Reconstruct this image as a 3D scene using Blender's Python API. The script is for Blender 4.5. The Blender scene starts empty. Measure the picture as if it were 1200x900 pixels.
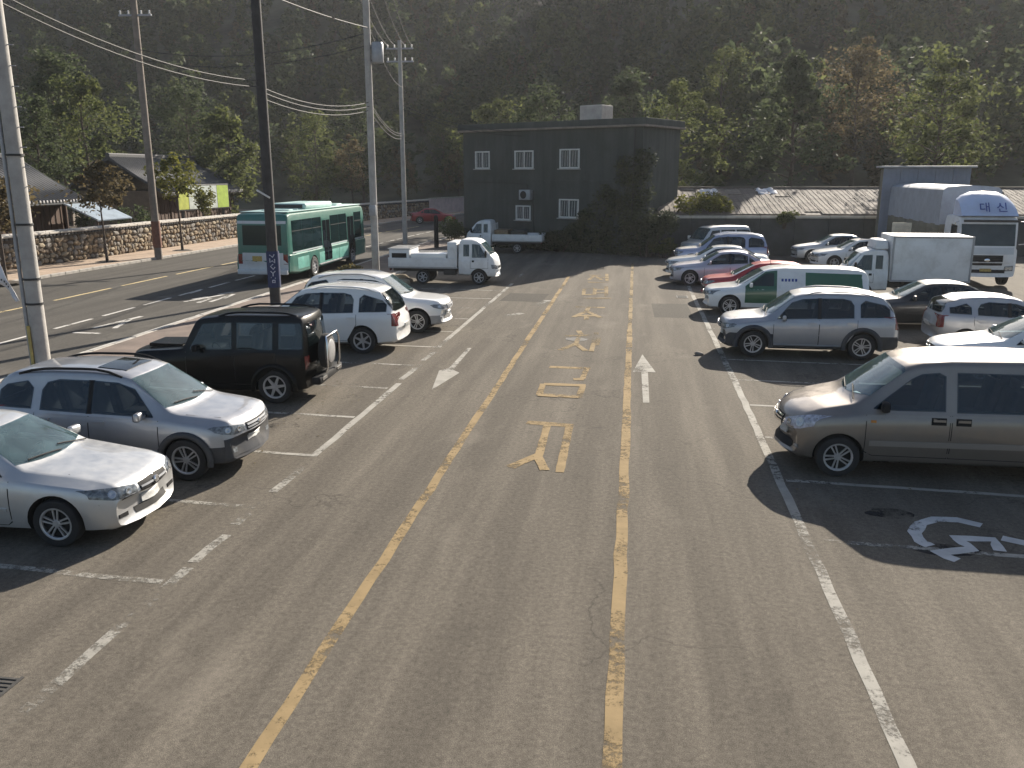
import bpy, bmesh, math, random
import numpy as np
from mathutils import Vector, Matrix, noise as mnoise
from mathutils.bvhtree import BVHTree

# ------------------------------------------------------------------ camera, sky, sun, exposure
scene = bpy.context.scene
COL = scene.collection
CAM_H = 4.72
PITCH = math.radians(13.874)
YAW = math.radians(8.122)
FPX = 1000.0 / 1200.0
cam = bpy.data.cameras.new('camera')
cam.sensor_width = 36.0
cam.lens = 36.0 * FPX
cam.clip_end = 3000.0
cam_o = bpy.data.objects.new('camera', cam)
COL.objects.link(cam_o)
cam_o.location = (0, 0, CAM_H)
cam_o.rotation_euler = (math.pi / 2 - PITCH, 0, YAW)
scene.camera = cam_o

SUN_AZ = math.radians(21.0)
SUN_EL = math.radians(26.3)
world = bpy.data.worlds.new('World')
scene.world = world
world.use_nodes = True
wn = world.node_tree
bg = wn.nodes['Background']
sky = wn.nodes.new('ShaderNodeTexSky')
sky.sky_type = 'NISHITA'
sky.sun_disc = False
sky.sun_elevation = SUN_EL
sky.sun_rotation = SUN_AZ
sky.air_density = 1.0
sky.dust_density = 1.6
wn.links.new(sky.outputs[0], bg.inputs[0])
bg.inputs[1].default_value = 0.058
sd = Vector((math.sin(SUN_AZ) * math.cos(SUN_EL), math.cos(SUN_AZ) * math.cos(SUN_EL), math.sin(SUN_EL)))
sun = bpy.data.lights.new('sun', 'SUN')
sun.energy = 5.0
sun.angle = math.radians(0.5)
sun.color = (1.0, 0.91, 0.78)
sun_o = bpy.data.objects.new('sun', sun)
COL.objects.link(sun_o)
sun_o.rotation_euler = sd.to_track_quat('Z', 'Y').to_euler()
scene.view_settings.view_transform = 'Standard'
scene.view_settings.look = 'None'
scene.view_settings.exposure = 1.22
scene.view_settings.gamma = 1.0

random.seed(7)
RNG = np.random.default_rng(7)
PI = math.pi

# image point (1200x900) -> place on a horizontal plane; used only to measure where things stand
_a = YAW
_F = Vector((-math.sin(_a) * math.cos(PITCH), math.cos(_a) * math.cos(PITCH), -math.sin(PITCH)))
_U = Vector((-math.sin(_a) * math.sin(PITCH), math.cos(_a) * math.sin(PITCH), math.cos(PITCH)))
_R = Vector((math.cos(_a), math.sin(_a), 0))


def gp(x, y, z=0.0):
    d = _F + _R * ((x - 600) / 1000.0) - _U * ((y - 450) / 1000.0)
    k = (z - CAM_H) / d.z
    p = Vector((0, 0, CAM_H)) + d * k
    return (p.x, p.y)


# ------------------------------------------------------------------ object helpers
def tag(o, label=None, cat=None, group=None, kind=None):
    if label: o['label'] = label
    if cat: o['category'] = cat
    if group: o['group'] = group
    if kind: o['kind'] = kind
    return o


def link(o, parent=None):
    COL.objects.link(o)
    if parent is not None:
        o.parent = parent
    return o


def thing(name, label, cat, loc=(0, 0, 0), rz=0.0, group=None):
    o = bpy.data.objects.new(name, None)
    link(o)
    o.empty_display_size = 0.2
    o.location = loc
    o.rotation_euler = (0, 0, rz)
    return tag(o, label, cat, group)


def mesh_obj(name, me, mat, parent=None, smooth=None):
    o = bpy.data.objects.new(name, me)
    link(o, parent)
    ms = mat if isinstance(mat, (list, tuple)) else [mat]
    if len(me.materials) == 0:
        for m in ms: me.materials.append(m)
    if smooth is not None:
        me.shade_smooth()
        me.set_sharp_from_angle(angle=math.radians(smooth))
    return o


def from_bm(name, bm, mat, parent=None, smooth=None, recalc=True):
    if recalc:
        bmesh.ops.recalc_face_normals(bm, faces=bm.faces[:])
    me = bpy.data.meshes.new(name)
    bm.to_mesh(me)
    bm.free()
    return mesh_obj(name, me, mat, parent, smooth)


class MB:
    """collects shapes for ONE mesh"""
    def __init__(self): self.bm = bmesh.new()

    def box(self, c, s, rz=0.0, bevel=0.0, M=None, taper=None, seg=2):
        b = bmesh.new()
        bmesh.ops.create_cube(b, size=1.0)
        for v in b.verts:
            t = 1.0
            if taper and v.co.z > 0: t = taper
            v.co = Vector((v.co.x * s[0] * t, v.co.y * s[1] * t, v.co.z * s[2]))
        if bevel > 0:
            bmesh.ops.bevel(b, geom=b.edges[:], offset=bevel, segments=seg, profile=0.5, affect='EDGES')
        X = Matrix.Translation(Vector(c)) @ Matrix.Rotation(rz, 4, 'Z')
        if M is not None: X = M @ X
        b.transform(X)
        self._join(b)
        return self

    def _join(self, b):
        me = bpy.data.meshes.new('tmp')
        b.to_mesh(me)
        b.free()
        self.bm.from_mesh(me)
        bpy.data.meshes.remove(me)

    def tube(self, pts, r, n=8, cap=True):
        pts = [Vector(p) for p in pts]
        rs = r if isinstance(r, (list, tuple)) else [r] * len(pts)
        rings = []
        for i, p in enumerate(pts):
            d = (pts[min(i + 1, len(pts) - 1)] - pts[max(i - 1, 0)]).normalized()
            a = d.orthogonal().normalized() if i == 0 else (rings_a - d * rings_a.dot(d)).normalized()
            rings_a = a
            b = d.cross(a)
            rings.append([self.bm.verts.new(p + (a * math.cos(2 * PI * k / n) + b * math.sin(2 * PI * k / n)) * rs[i]) for k in range(n)])
        for i in range(len(rings) - 1):
            for k in range(n):
                self.bm.faces.new((rings[i][k], rings[i][(k + 1) % n], rings[i + 1][(k + 1) % n], rings[i + 1][k]))
        if cap:
            self.bm.faces.new(rings[0][::-1])
            self.bm.faces.new(rings[-1])
        return self

    def lathe(self, prof, n=24, M=None, closed=False):
        """prof: (r, h); axis local Z"""
        rings = []
        for r, h in prof:
            ring = []
            for k in range(n):
                v = Vector((r * math.cos(2 * PI * k / n), r * math.sin(2 * PI * k / n), h))
                ring.append(self.bm.verts.new(M @ v if M is not None else v))
            rings.append(ring)
        m = len(rings)
        for i in range(m if closed else m - 1):
            j = (i + 1) % m
            for k in range(n):
                self.bm.faces.new((rings[i][k], rings[i][(k + 1) % n], rings[j][(k + 1) % n], rings[j][k]))
        if not closed:
            if prof[0][0] > 1e-5: self.bm.faces.new(rings[0][::-1])
            if prof[-1][0] > 1e-5: self.bm.faces.new(rings[-1])
        return self

    def prism(self, poly, z0, z1, M=None):
        f = lambda x, y, z: (M @ Vector((x, y, z)) if M is not None else Vector((x, y, z)))
        lo = [self.bm.verts.new(f(x, y, z0)) for x, y in poly]
        hi = [self.bm.verts.new(f(x, y, z1)) for x, y in poly]
        n = len(poly)
        for k in range(n):
            self.bm.faces.new((lo[k], lo[(k + 1) % n], hi[(k + 1) % n], hi[k]))
        self.bm.faces.new(lo[::-1])
        self.bm.faces.new(hi)
        return self

    def quad(self, *ps):
        self.bm.faces.new([self.bm.verts.new(Vector(p)) for p in ps])
        return self

    def obj(self, name, mat, parent=None, smooth=None):
        return from_bm(name, self.bm, mat, parent, smooth)


def pydata(name, V, Fs, mat, parent=None, smooth=None):
    me = bpy.data.meshes.new(name)
    me.from_pydata([tuple(v) for v in V], [], Fs)
    me.update()
    return mesh_obj(name, me, mat, parent, smooth)


# ------------------------------------------------------------------ materials
MATS = {}


def N(nt, t, **kw):
    n = nt.nodes.new(t)
    for k, v in kw.items(): setattr(n, k, v)
    return n


def ramp(nt, fac, stops):
    r = N(nt, 'ShaderNodeValToRGB')
    e = r.color_ramp.elements
    while len(e) < len(stops): e.new(0.5)
    for i, (p, c) in enumerate(stops):
        e[i].position = p
        e[i].color = (c, c, c, 1) if isinstance(c, (int, float)) else (c[0], c[1], c[2], 1)
    nt.links.new(fac, r.inputs[0])
    return r.outputs[0]


def mixc(nt, fac, a, b, mode='MIX'):
    m = N(nt, 'ShaderNodeMix', data_type='RGBA', blend_type=mode)
    for sock, v in ((m.inputs[0], fac), (m.inputs[6], a), (m.inputs[7], b)):
        if hasattr(v, 'is_linked') or isinstance(v, bpy.types.NodeSocket): nt.links.new(v, sock)
        elif isinstance(v, (int, float)): sock.default_value = v
        else: sock.default_value = (v[0], v[1], v[2], 1)
    return m.outputs[2]


def noise_n(nt, scale, detail=4, rough=0.6, coord='Object', stretch=None):
    tc = N(nt, 'ShaderNodeTexCoord')
    src = tc.outputs[coord]
    if stretch:
        mp = N(nt, 'ShaderNodeMapping')
        mp.inputs['Scale'].default_value = stretch
        nt.links.new(src, mp.inputs[0])
        src = mp.outputs[0]
    n = N(nt, 'ShaderNodeTexNoise')
    n.inputs['Scale'].default_value = scale
    n.inputs['Detail'].default_value = detail
    n.inputs['Roughness'].default_value = rough
    nt.links.new(src, n.inputs['Vector'])
    return n.outputs['Fac']


def mat(name, col, rough=0.6, metal=0.0, coat=0.0, var=0.0, vscale=3.0, bump=0.0, bscale=40.0, ior=1.5, dirt=0.0, dirtcol=(0.16, 0.14, 0.11), stretch=None):
    if name in MATS: return MATS[name]
    m = bpy.data.materials.new(name)
    m.use_nodes = True
    nt = m.node_tree
    p = nt.nodes['Principled BSDF']
    p.inputs['Base Color'].default_value = (*col, 1)
    p.inputs['Roughness'].default_value = rough
    p.inputs['Metallic'].default_value = metal
    p.inputs['IOR'].default_value = ior
    p.inputs['Coat Weight'].default_value = coat
    p.inputs['Coat Roughness'].default_value = 0.05
    c = None
    if var > 0:
        f = noise_n(nt, vscale, 5, 0.65, stretch=stretch)
        c = mixc(nt, ramp(nt, f, [(0.3, 0.0), (0.7, 1.0)]), [max(0, x * (1 - var)) for x in col], [min(1, x * (1 + var)) for x in col])
    if dirt > 0:
        f = noise_n(nt, 1.7, 6, 0.7)
        c = mixc(nt, ramp(nt, f, [(0.45, 0.0), (0.75, dirt)]), c if c is not None else col, dirtcol)
        f2 = noise_n(nt, 5.0, 5, 0.7)
        nt.links.new(ramp(nt, f2, [(0.3, rough), (0.8, min(1.0, rough + 0.25))]), p.inputs['Roughness'])
    if c is not None:
        nt.links.new(c, p.inputs['Base Color'])
    if bump > 0:
        f = noise_n(nt, bscale, 3, 0.6)
        b = N(nt, 'ShaderNodeBump')
        b.inputs['Strength'].default_value = bump
        b.inputs['Distance'].default_value = 0.02
        nt.links.new(f, b.inputs['Height'])
        nt.links.new(b.outputs[0], p.inputs['Normal'])
    MATS[name] = m
    return m


def asphalt(name, base, warm, speck=0.5, streak=0.2, cracks=True, sscale=(1, 0.05, 1)):
    m = bpy.data.materials.new(name)
    m.use_nodes = True
    nt = m.node_tree
    p = nt.nodes['Principled BSDF']
    fine = noise_n(nt, 95, 3, 0.8)
    mid = noise_n(nt, 14, 6, 0.75)
    big = noise_n(nt, 0.9, 6, 0.6)
    huge = noise_n(nt, 0.16, 4, 0.55)
    st = noise_n(nt, 1.6, 5, 0.6, stretch=sscale)
    c = mixc(nt, ramp(nt, huge, [(0.35, 0.0), (0.68, 1.0)]), base, warm)
    c = mixc(nt, ramp(nt, big, [(0.30, 0.0), (0.42, 0.35), (0.62, 0.35), (0.72, 0.75)]), [x * 0.80 for x in base], c)
    c = mixc(nt, ramp(nt, st, [(0.42, 0.0), (0.72, streak)]), c, [min(1, x * 1.7) for x in warm])
    c = mixc(nt, ramp(nt, mid, [(0.25, 0.0), (0.5, 0.5), (0.8, 1.0)]), mixc(nt, 1.0, c, (0.72, 0.72, 0.72), 'MULTIPLY'), mixc(nt, 1.0, c, (1.28, 1.27, 1.24), 'MULTIPLY'))
    grit = noise_n(nt, 17, 6, 0.85)
    c = mixc(nt, ramp(nt, grit, [(0.32, 0.0), (0.5, 0.5), (0.68, 1.0)]), mixc(nt, 1.0, c, [1 - speck * .6] * 3, 'MULTIPLY'), mixc(nt, 1.0, c, [1 + speck * .6] * 3, 'MULTIPLY'))
    c = mixc(nt, ramp(nt, fine, [(0.30, 0.0), (0.5, 0.5), (0.68, 1.0)]), mixc(nt, 1.0, c, [1 - speck] * 3, 'MULTIPLY'), mixc(nt, 1.0, c, [1 + speck] * 3, 'MULTIPLY'))
    # dust patches and oil drips, each with a shape of its own
    dust_veil = noise_n(nt, 0.55, 7, 0.72, stretch=(1.0, 0.45, 1))
    c = mixc(nt, ramp(nt, dust_veil, [(0.56, 0.0), (0.72, 0.42)]), c, [min(1, x * 1.75) for x in warm])
    oil = noise_n(nt, 1.25, 4, 0.5, stretch=(1, 1.6, 1))
    c = mixc(nt, ramp(nt, oil, [(0.70, 0.0), (0.78, 0.45)]), c, (0.035, 0.034, 0.036))
    if cracks:
        tc = N(nt, 'ShaderNodeTexCoord')
        nz = N(nt, 'ShaderNodeTexNoise')
        nz.inputs['Scale'].default_value = 1.3
        nz.inputs['Detail'].default_value = 6
        nt.links.new(tc.outputs['Object'], nz.inputs['Vector'])
        ad = N(nt, 'ShaderNodeMix', data_type='RGBA', blend_type='LINEAR_LIGHT')
        ad.inputs[0].default_value = 0.9
        nt.links.new(tc.outputs['Object'], ad.inputs[6])
        nt.links.new(nz.outputs['Color'], ad.inputs[7])
        vo = N(nt, 'ShaderNodeTexVoronoi', feature='DISTANCE_TO_EDGE')
        vo.inputs['Scale'].default_value = 0.22
        nt.links.new(ad.outputs[2], vo.inputs['Vector'])
        gate = noise_n(nt, 0.21, 2, 0.5)
        mm = N(nt, 'ShaderNodeMath', operation='MULTIPLY')
        nt.links.new(ramp(nt, vo.outputs['Distance'], [(0.0, 0.5), (0.006, 0.0)]), mm.inputs[0])
        nt.links.new(ramp(nt, gate, [(0.47, 0.0), (0.58, 1.0)]), mm.inputs[1])
        c = mixc(nt, mm.outputs[0], c, (0.03, 0.028, 0.026))
    nt.links.new(c, p.inputs['Base Color'])
    p.inputs['Roughness'].default_value = 0.92
    p.inputs['Specular IOR Level'].default_value = 0.08
    b = N(nt, 'ShaderNodeBump')
    b.inputs['Strength'].default_value = 0.35
    b.inputs['Distance'].default_value = 0.012
    nt.links.new(fine, b.inputs['Height'])
    nt.links.new(b.outputs[0], p.inputs['Normal'])
    MATS[name] = m
    return m


def paint_mat(name, col, wear=0.5, wscale=9.0):
    """road paint worn away in patches"""
    m = bpy.data.materials.new(name)
    m.use_nodes = True
    nt = m.node_tree
    p = nt.nodes['Principled BSDF']
    out = nt.nodes['Material Output']
    f = noise_n(nt, 3, 4, 0.6)
    c = mixc(nt, ramp(nt, f, [(0.3, 0.0), (0.7, 1.0)]), [x * 0.72 for x in col], col)
    nt.links.new(c, p.inputs['Base Color'])
    p.inputs['Roughness'].default_value = 0.9
    p.inputs['Specular IOR Level'].default_value = 0.1
    g1 = noise_n(nt, wscale, 8, 0.8)
    g2 = noise_n(nt, 0.7, 3, 0.6)
    ad = N(nt, 'ShaderNodeMath', operation='ADD')
    nt.links.new(g1, ad.inputs[0])
    nt.links.new(g2, ad.inputs[1])
    k = ramp(nt, ad.outputs[0], [(max(0.0, 0.40 + 0.6 * wear - 0.06), 0.0), (0.40 + 0.6 * wear + 0.10, 1.0)])
    hlf = N(nt, 'ShaderNodeMath', operation='MULTIPLY')
    hlf.inputs[1].default_value = 0.5
    nt.links.new(ad.outputs[0], hlf.inputs[0])
    lo = 0.30 + 0.30 * wear
    k = ramp(nt, hlf.outputs[0], [(lo, 0.0), (lo + 0.09, 1.0)])
    tr = N(nt, 'ShaderNodeBsdfTransparent')
    mx = N(nt, 'ShaderNodeMixShader')
    nt.links.new(k, mx.inputs[0])
    nt.links.new(tr.outputs[0], mx.inputs[1])
    nt.links.new(p.outputs[0], mx.inputs[2])
    nt.links.new(mx.outputs[0], out.inputs[0])
    MATS[name] = m
    return m


def foliage(name, dark, light, rough=0.75, trans=0.25):
    m = bpy.data.materials.new(name)
    m.use_nodes = True
    nt = m.node_tree
    p = nt.nodes['Principled BSDF']
    geo = N(nt, 'ShaderNodeNewGeometry')
    f = noise_n(nt, 0.35, 3, 0.6)
    ad = N(nt, 'ShaderNodeMix', data_type='FLOAT')
    ad.inputs[0].default_value = 0.45
    nt.links.new(f, ad.inputs[2])
    nt.links.new(geo.outputs['Random Per Island'], ad.inputs[3])
    c = ramp(nt, ad.outputs[0], [(0.25, dark), (0.55, [(a + b) / 2 for a, b in zip(dark, light)]), (0.85, light)])
    nt.links.new(c, p.inputs['Base Color'])
    p.inputs['Roughness'].default_value = rough
    p.inputs['Specular IOR Level'].default_value = 0.18
    out = nt.nodes['Material Output']
    tl = N(nt, 'ShaderNodeBsdfTranslucent')
    nt.links.new(c, tl.inputs[0])
    mx = N(nt, 'ShaderNodeMixShader')
    mx.inputs[0].default_value = trans
    nt.links.new(p.outputs[0], mx.inputs[1])
    nt.links.new(tl.outputs[0], mx.inputs[2])
    nt.links.new(mx.outputs[0], out.inputs[0])
    MATS[name] = m
    return m


M_LOT = asphalt('lot_asphalt', (0.114, 0.102, 0.087), (0.137, 0.122, 0.102), 0.50, 0.40, sscale=(1, 0.06, 1))
M_ROAD = asphalt('road_asphalt', (0.092, 0.087, 0.080), (0.104, 0.097, 0.087), 0.30, 0.3, sscale=(1, 0.03, 1))
M_GROUND = mat('bare_ground', (0.17, 0.135, 0.095), 0.95, var=0.35, vscale=1.2, bump=0.5, bscale=12)
M_PAVE = mat('pavement_tan', (0.34, 0.255, 0.185), 0.9, var=0.22, vscale=2.0, bump=0.4, bscale=25)
M_PAVE_RED = mat('pavement_red', (0.15, 0.115, 0.095), 0.9, var=0.3, vscale=1.5, bump=0.4, bscale=25)
M_KERB = mat('kerb_stone', (0.33, 0.31, 0.28), 0.85, var=0.25, vscale=4, bump=0.3, bscale=40)
M_WHITEP = paint_mat('white_road_paint', (0.36, 0.345, 0.31), 0.33)
M_WHITEW = paint_mat('worn_white_road_paint', (0.34, 0.325, 0.29), 0.50)
M_YELP = paint_mat('yellow_road_paint', (0.30, 0.222, 0.122), 0.37)
M_YELW = paint_mat('worn_yellow_road_paint', (0.28, 0.213, 0.122), 0.39)
M_RUBBER = mat('tyre_rubber', (0.018, 0.018, 0.019), 0.85, var=0.3, vscale=8)
M_BLACK = mat('black_plastic', (0.014, 0.014, 0.015), 0.7, ior=1.3, var=0.2, vscale=6)
M_WELL = mat('wheel_well', (0.012, 0.012, 0.012), 0.95)
M_GLASS = mat('tinted_glass', (0.006, 0.008, 0.011), 0.04, ior=1.40, coat=0.0)
M_GLASSW = mat('windscreen_glass', (0.045, 0.075, 0.085), 0.05, ior=1.7, coat=0.3, var=0.35, vscale=1.6)  # base lightened: a sunlit dashboard painted into the pane colour
M_CHROME = mat('chrome', (0.75, 0.75, 0.76), 0.18, metal=1.0)
M_ALLOY = mat('alloy', (0.52, 0.52, 0.53), 0.38, metal=0.7, var=0.2, vscale=9)
M_LAMP = mat('headlamp_lens', (0.15, 0.165, 0.18), 0.08, ior=1.5, coat=0.5, var=0.8, vscale=16)
M_LAMPB = mat('clear_headlamp_lens', (0.40, 0.40, 0.46), 0.10, ior=1.5, coat=0.5, var=0.5, vscale=16)
M_REFL = mat('lamp_reflector', (0.42, 0.43, 0.45), 0.25, metal=0.8)
M_TAIL = mat('tail_lamp_red', (0.13, 0.008, 0.010), 0.18, coat=0.5, var=0.4, vscale=15)
M_AMBER = mat('amber_lens', (0.45, 0.16, 0.02), 0.25, coat=0.4)
M_PLATE = mat('number_plate_white', (0.42, 0.42, 0.41), 0.5, var=0.25, vscale=25)
M_PLATEG = mat('number_plate_green', (0.07, 0.19, 0.10), 0.5, var=0.4, vscale=25)
M_SEAL = mat('door_seal', (0.012, 0.012, 0.012), 0.8)
M_CLAD = mat('grey_cladding', (0.060, 0.062, 0.068), 0.85, ior=1.25, var=0.15, vscale=4, dirt=0.3)
M_SILVER = mat('silver_paint', (0.52, 0.525, 0.53), 0.42, metal=0.75, coat=1.0, dirt=0.05)
M_SILVER2 = mat('silver_grey_paint', (0.38, 0.385, 0.405), 0.42, metal=0.8, coat=1.0, dirt=0.05)
M_LAV = mat('lavender_silver_paint', (0.45, 0.44, 0.50), 0.42, metal=0.7, coat=1.0, dirt=0.10)
M_TAUPE = mat('grey_brown_paint', (0.225, 0.198, 0.176), 0.36, metal=0.8, coat=1.0, dirt=0.04)
M_WHITE = mat('white_paint', (0.72, 0.72, 0.71), 0.28, coat=1.0, dirt=0.10)
M_WHITET = mat('truck_white_paint', (0.68, 0.69, 0.70), 0.45, coat=0.2, dirt=0.35)
M_BLACKP = mat('black_paint', (0.004, 0.0047, 0.005), 0.26, coat=0.08, ior=1.28)
M_REDP = mat('red_paint', (0.32, 0.02, 0.025), 0.42, metal=0.35, coat=0.8)
M_BLACKS = mat('black_sedan_paint', (0.020, 0.021, 0.023), 0.40, metal=0.3, coat=0.7)
M_GREENP = mat('green_livery', (0.012, 0.095, 0.045), 0.35, coat=0.5)
M_SILVERSH = mat('silver_paint_blue_shade', (0.27, 0.31, 0.44), 0.30, metal=0.4, coat=0.6)  # silver car: bluish sky-reflecting shade painted into the body colour
M_BUSG = mat('bus_teal_paint', (0.014, 0.125, 0.10), 0.35, coat=0.5, dirt=0.2)
M_BUSR = mat('bus_pale_roof', (0.40, 0.56, 0.53), 0.5, dirt=0.25)
M_BUSGR = mat('bus_grey_paint', (0.48, 0.51, 0.54), 0.45, coat=0.3, dirt=0.25)
M_CONC = mat('pole_concrete', (0.36, 0.345, 0.325), 0.9, var=0.18, vscale=2.5, bump=0.3, bscale=30)
M_CONCD = mat('dark_concrete', (0.20, 0.17, 0.145), 0.9, var=0.25, vscale=2.5, bump=0.3, bscale=30)
M_METALG = mat('grey_metal', (0.30, 0.31, 0.33), 0.5, metal=0.4, var=0.15, vscale=4)
M_DARKM = mat('dark_metal', (0.03, 0.03, 0.032), 0.55, metal=0.2)
M_BARK = mat('bark', (0.075, 0.055, 0.042), 0.95, var=0.4, vscale=10, bump=0.8, bscale=30)
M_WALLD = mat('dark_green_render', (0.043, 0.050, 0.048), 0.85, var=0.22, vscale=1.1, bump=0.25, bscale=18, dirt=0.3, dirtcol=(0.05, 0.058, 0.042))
M_FRAME = mat('window_frame_white', (0.55, 0.55, 0.53), 0.5, var=0.12, vscale=6)
M_CURT = mat('curtain_cloth', (0.30, 0.31, 0.31), 0.9, var=0.3, vscale=8)
M_WOODB = mat('brown_timber', (0.075, 0.04, 0.025), 0.8, var=0.35, vscale=6, stretch=(1, 1, 0.15))
M_TILE = mat('roof_tile_clay', (0.055, 0.057, 0.062), 0.75, var=0.3, vscale=5, bump=0.3, bscale=20)
M_TILEEND = mat('roof_tile_end', (0.42, 0.41, 0.40), 0.7, var=0.2, vscale=9)
M_STONE = [mat('rubble_stone_' + n, [v * .74 for v in c], 0.9, var=0.25, vscale=9, bump=0.6, bscale=22) for n, c in
           (('ochre', (0.34, 0.26, 0.17)), ('tan', (0.42, 0.35, 0.25)), ('brown', (0.22, 0.165, 0.115)), ('grey', (0.30, 0.275, 0.245)))]
M_MORTAR = mat('wall_mortar', (0.085, 0.068, 0.052), 0.95, var=0.3, vscale=5)
M_COPE = mat('coping_stone', (0.46, 0.43, 0.39), 0.85, var=0.22, vscale=5, bump=0.4, bscale=20)
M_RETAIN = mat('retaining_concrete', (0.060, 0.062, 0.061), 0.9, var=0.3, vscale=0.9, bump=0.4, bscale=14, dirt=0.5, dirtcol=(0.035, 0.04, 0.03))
M_SHED = mat('grey_sheet_metal', (0.34, 0.36, 0.40), 0.6, metal=0.1, var=0.12, vscale=2.0, dirt=0.25)
M_SHEDLO = mat('olive_sheet', (0.16, 0.145, 0.105), 0.8, var=0.25, vscale=2.0)
M_PALE = mat('pale_plaster', (0.50, 0.45, 0.38), 0.9, var=0.2, vscale=1.4, bump=0.2, bscale=14, dirt=0.4)
M_LEAF = foliage('leaf_green', (0.050, 0.065, 0.025), (0.15, 0.165, 0.055), trans=0.5)
M_LEAFY = foliage('leaf_yellow_green', (0.060, 0.070, 0.015), (0.23, 0.22, 0.05), trans=0.4)
M_LEAFD = foliage('leaf_dark', (0.040, 0.056, 0.028), (0.10, 0.12, 0.055), trans=0.45)
M_IVY = foliage('leaf_ivy', (0.035, 0.045, 0.028), (0.085, 0.095, 0.050), trans=0.2)
M_LEAFB = foliage('leaf_bronze', (0.075, 0.060, 0.034), (0.19, 0.15, 0.075), trans=0.45)
M_GRASS = foliage('dry_grass', (0.07, 0.06, 0.025), (0.24, 0.20, 0.09))
M_SKINW = mat('skin', (0.45, 0.29, 0.21), 0.6)
M_CLOTHD = mat('dark_cloth', (0.014, 0.014, 0.018), 0.9, var=0.3, vscale=12)
M_BLUEB = mat('blue_banner_cloth', (0.016, 0.028, 0.085), 0.8, var=0.2, vscale=5)
M_WHITEB = mat('white_banner_cloth', (0.66, 0.64, 0.66), 0.8, var=0.12, vscale=4)
M_INK = mat('print_black', (0.03, 0.03, 0.04), 0.8)
M_INKB = mat('print_blue', (0.02, 0.05, 0.24), 0.6)
M_INKW = mat('print_white', (0.36, 0.38, 0.45), 0.7)
M_TARP = mat('pale_tarpaulin', (0.22, 0.27, 0.32), 0.5, var=0.2, vscale=2, bump=0.4, bscale=6)
M_CABLE = mat('cable', (0.015, 0.015, 0.016), 0.6)


def clear_glass(name, tint, rough=0.02, dust_veil=0.0, ior=1.55):
    """a pane one can look through: tinted, with the mirror-like reflection of glass"""
    m = bpy.data.materials.new(name)
    m.use_nodes = True
    nt = m.node_tree
    nt.nodes.remove(nt.nodes['Principled BSDF'])
    tr = N(nt, 'ShaderNodeBsdfTransparent'); tr.inputs[0].default_value = (*tint, 1)
    tr_out = tr.outputs[0]
    if dust_veil:
        df = N(nt, 'ShaderNodeBsdfDiffuse'); df.inputs[0].default_value = (.28, .46, .50, 1)  # dust film tinted cyan, painting bright sunlit glass into its colour
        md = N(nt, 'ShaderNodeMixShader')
        nt.links.new(ramp(nt, noise_n(nt, 2.5, 5, .6), [(.3, dust_veil * .6), (.7, dust_veil * 1.5)]), md.inputs[0])
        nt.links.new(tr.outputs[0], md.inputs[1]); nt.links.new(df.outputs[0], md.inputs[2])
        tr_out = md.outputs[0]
    gl = N(nt, 'ShaderNodeBsdfGlossy'); gl.inputs['Roughness'].default_value = rough
    gl.inputs[0].default_value = (.9, .95, 1, 1)
    fr = N(nt, 'ShaderNodeFresnel'); fr.inputs[0].default_value = ior
    mx = N(nt, 'ShaderNodeMixShader')
    nt.links.new(fr.outputs[0], mx.inputs[0]); nt.links.new(tr_out, mx.inputs[1]); nt.links.new(gl.outputs[0], mx.inputs[2])
    nt.links.new(mx.outputs[0], nt.nodes['Material Output'].inputs[0])
    MATS[name] = m
    return m


M_SIDEGL = clear_glass('tinted_side_glass', (0.30, 0.34, 0.36), dust_veil=.015)
M_WINDGL = clear_glass('clear_windscreen', (0.55, 0.72, 0.74), dust_veil=.13, ior=1.7)
M_INTER = mat('cabin_lining', (0.045, 0.045, 0.048), 0.85)
M_SEAT = mat('seat_cloth', (0.06, 0.06, 0.065), 0.9, var=.25, vscale=8)
M_SEATG = mat('seat_cloth_grey', (0.16, 0.155, 0.15), 0.9, var=.25, vscale=8)
M_DASH = mat('dashboard_plastic', (0.055, 0.058, 0.06), 0.6)

M_FRESH = paint_mat('fresh_white_paint', (0.52, 0.52, 0.52), 0.20)
# rain streaks and damp patches on the dark render
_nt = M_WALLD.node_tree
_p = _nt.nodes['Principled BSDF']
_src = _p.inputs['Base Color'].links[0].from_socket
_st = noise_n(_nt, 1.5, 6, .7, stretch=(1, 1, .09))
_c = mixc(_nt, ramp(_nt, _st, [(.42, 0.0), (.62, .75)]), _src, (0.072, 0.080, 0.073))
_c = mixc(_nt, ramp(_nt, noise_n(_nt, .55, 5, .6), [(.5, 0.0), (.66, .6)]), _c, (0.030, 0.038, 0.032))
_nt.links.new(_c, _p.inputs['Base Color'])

# ------------------------------------------------------------------ the setting: ground, road, pavement
def sheet(name, pts, z, material, kind='structure', parent=None):
    me = bpy.data.meshes.new(name)
    me.from_pydata([(x, y, z) for x, y in pts], [], [list(range(len(pts)))])
    o = mesh_obj(name, me, material, parent)
    if kind: o['kind'] = kind
    return o


def strip_sheet(name, L, R, z, material, parent=None, kind='structure'):
    """a sheet between two polylines of equal length"""
    n = len(L)
    V = [(x, y, z) for x, y in L] + [(x, y, z) for x, y in R]
    o = pydata(name, V, [(i, n + i, n + i + 1, i + 1) for i in range(n - 1)], material, parent)
    if kind: o['kind'] = kind
    return o


sheet('ground', [(-560, -140), (560, -140), (560, 420), (-560, 420)], -0.03, M_GROUND)
parking_lot = sheet('parking_lot', [(-11.2, -30), (32, -30), (32, 56), (-11.2, 60)], 0.0, M_LOT)

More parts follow.
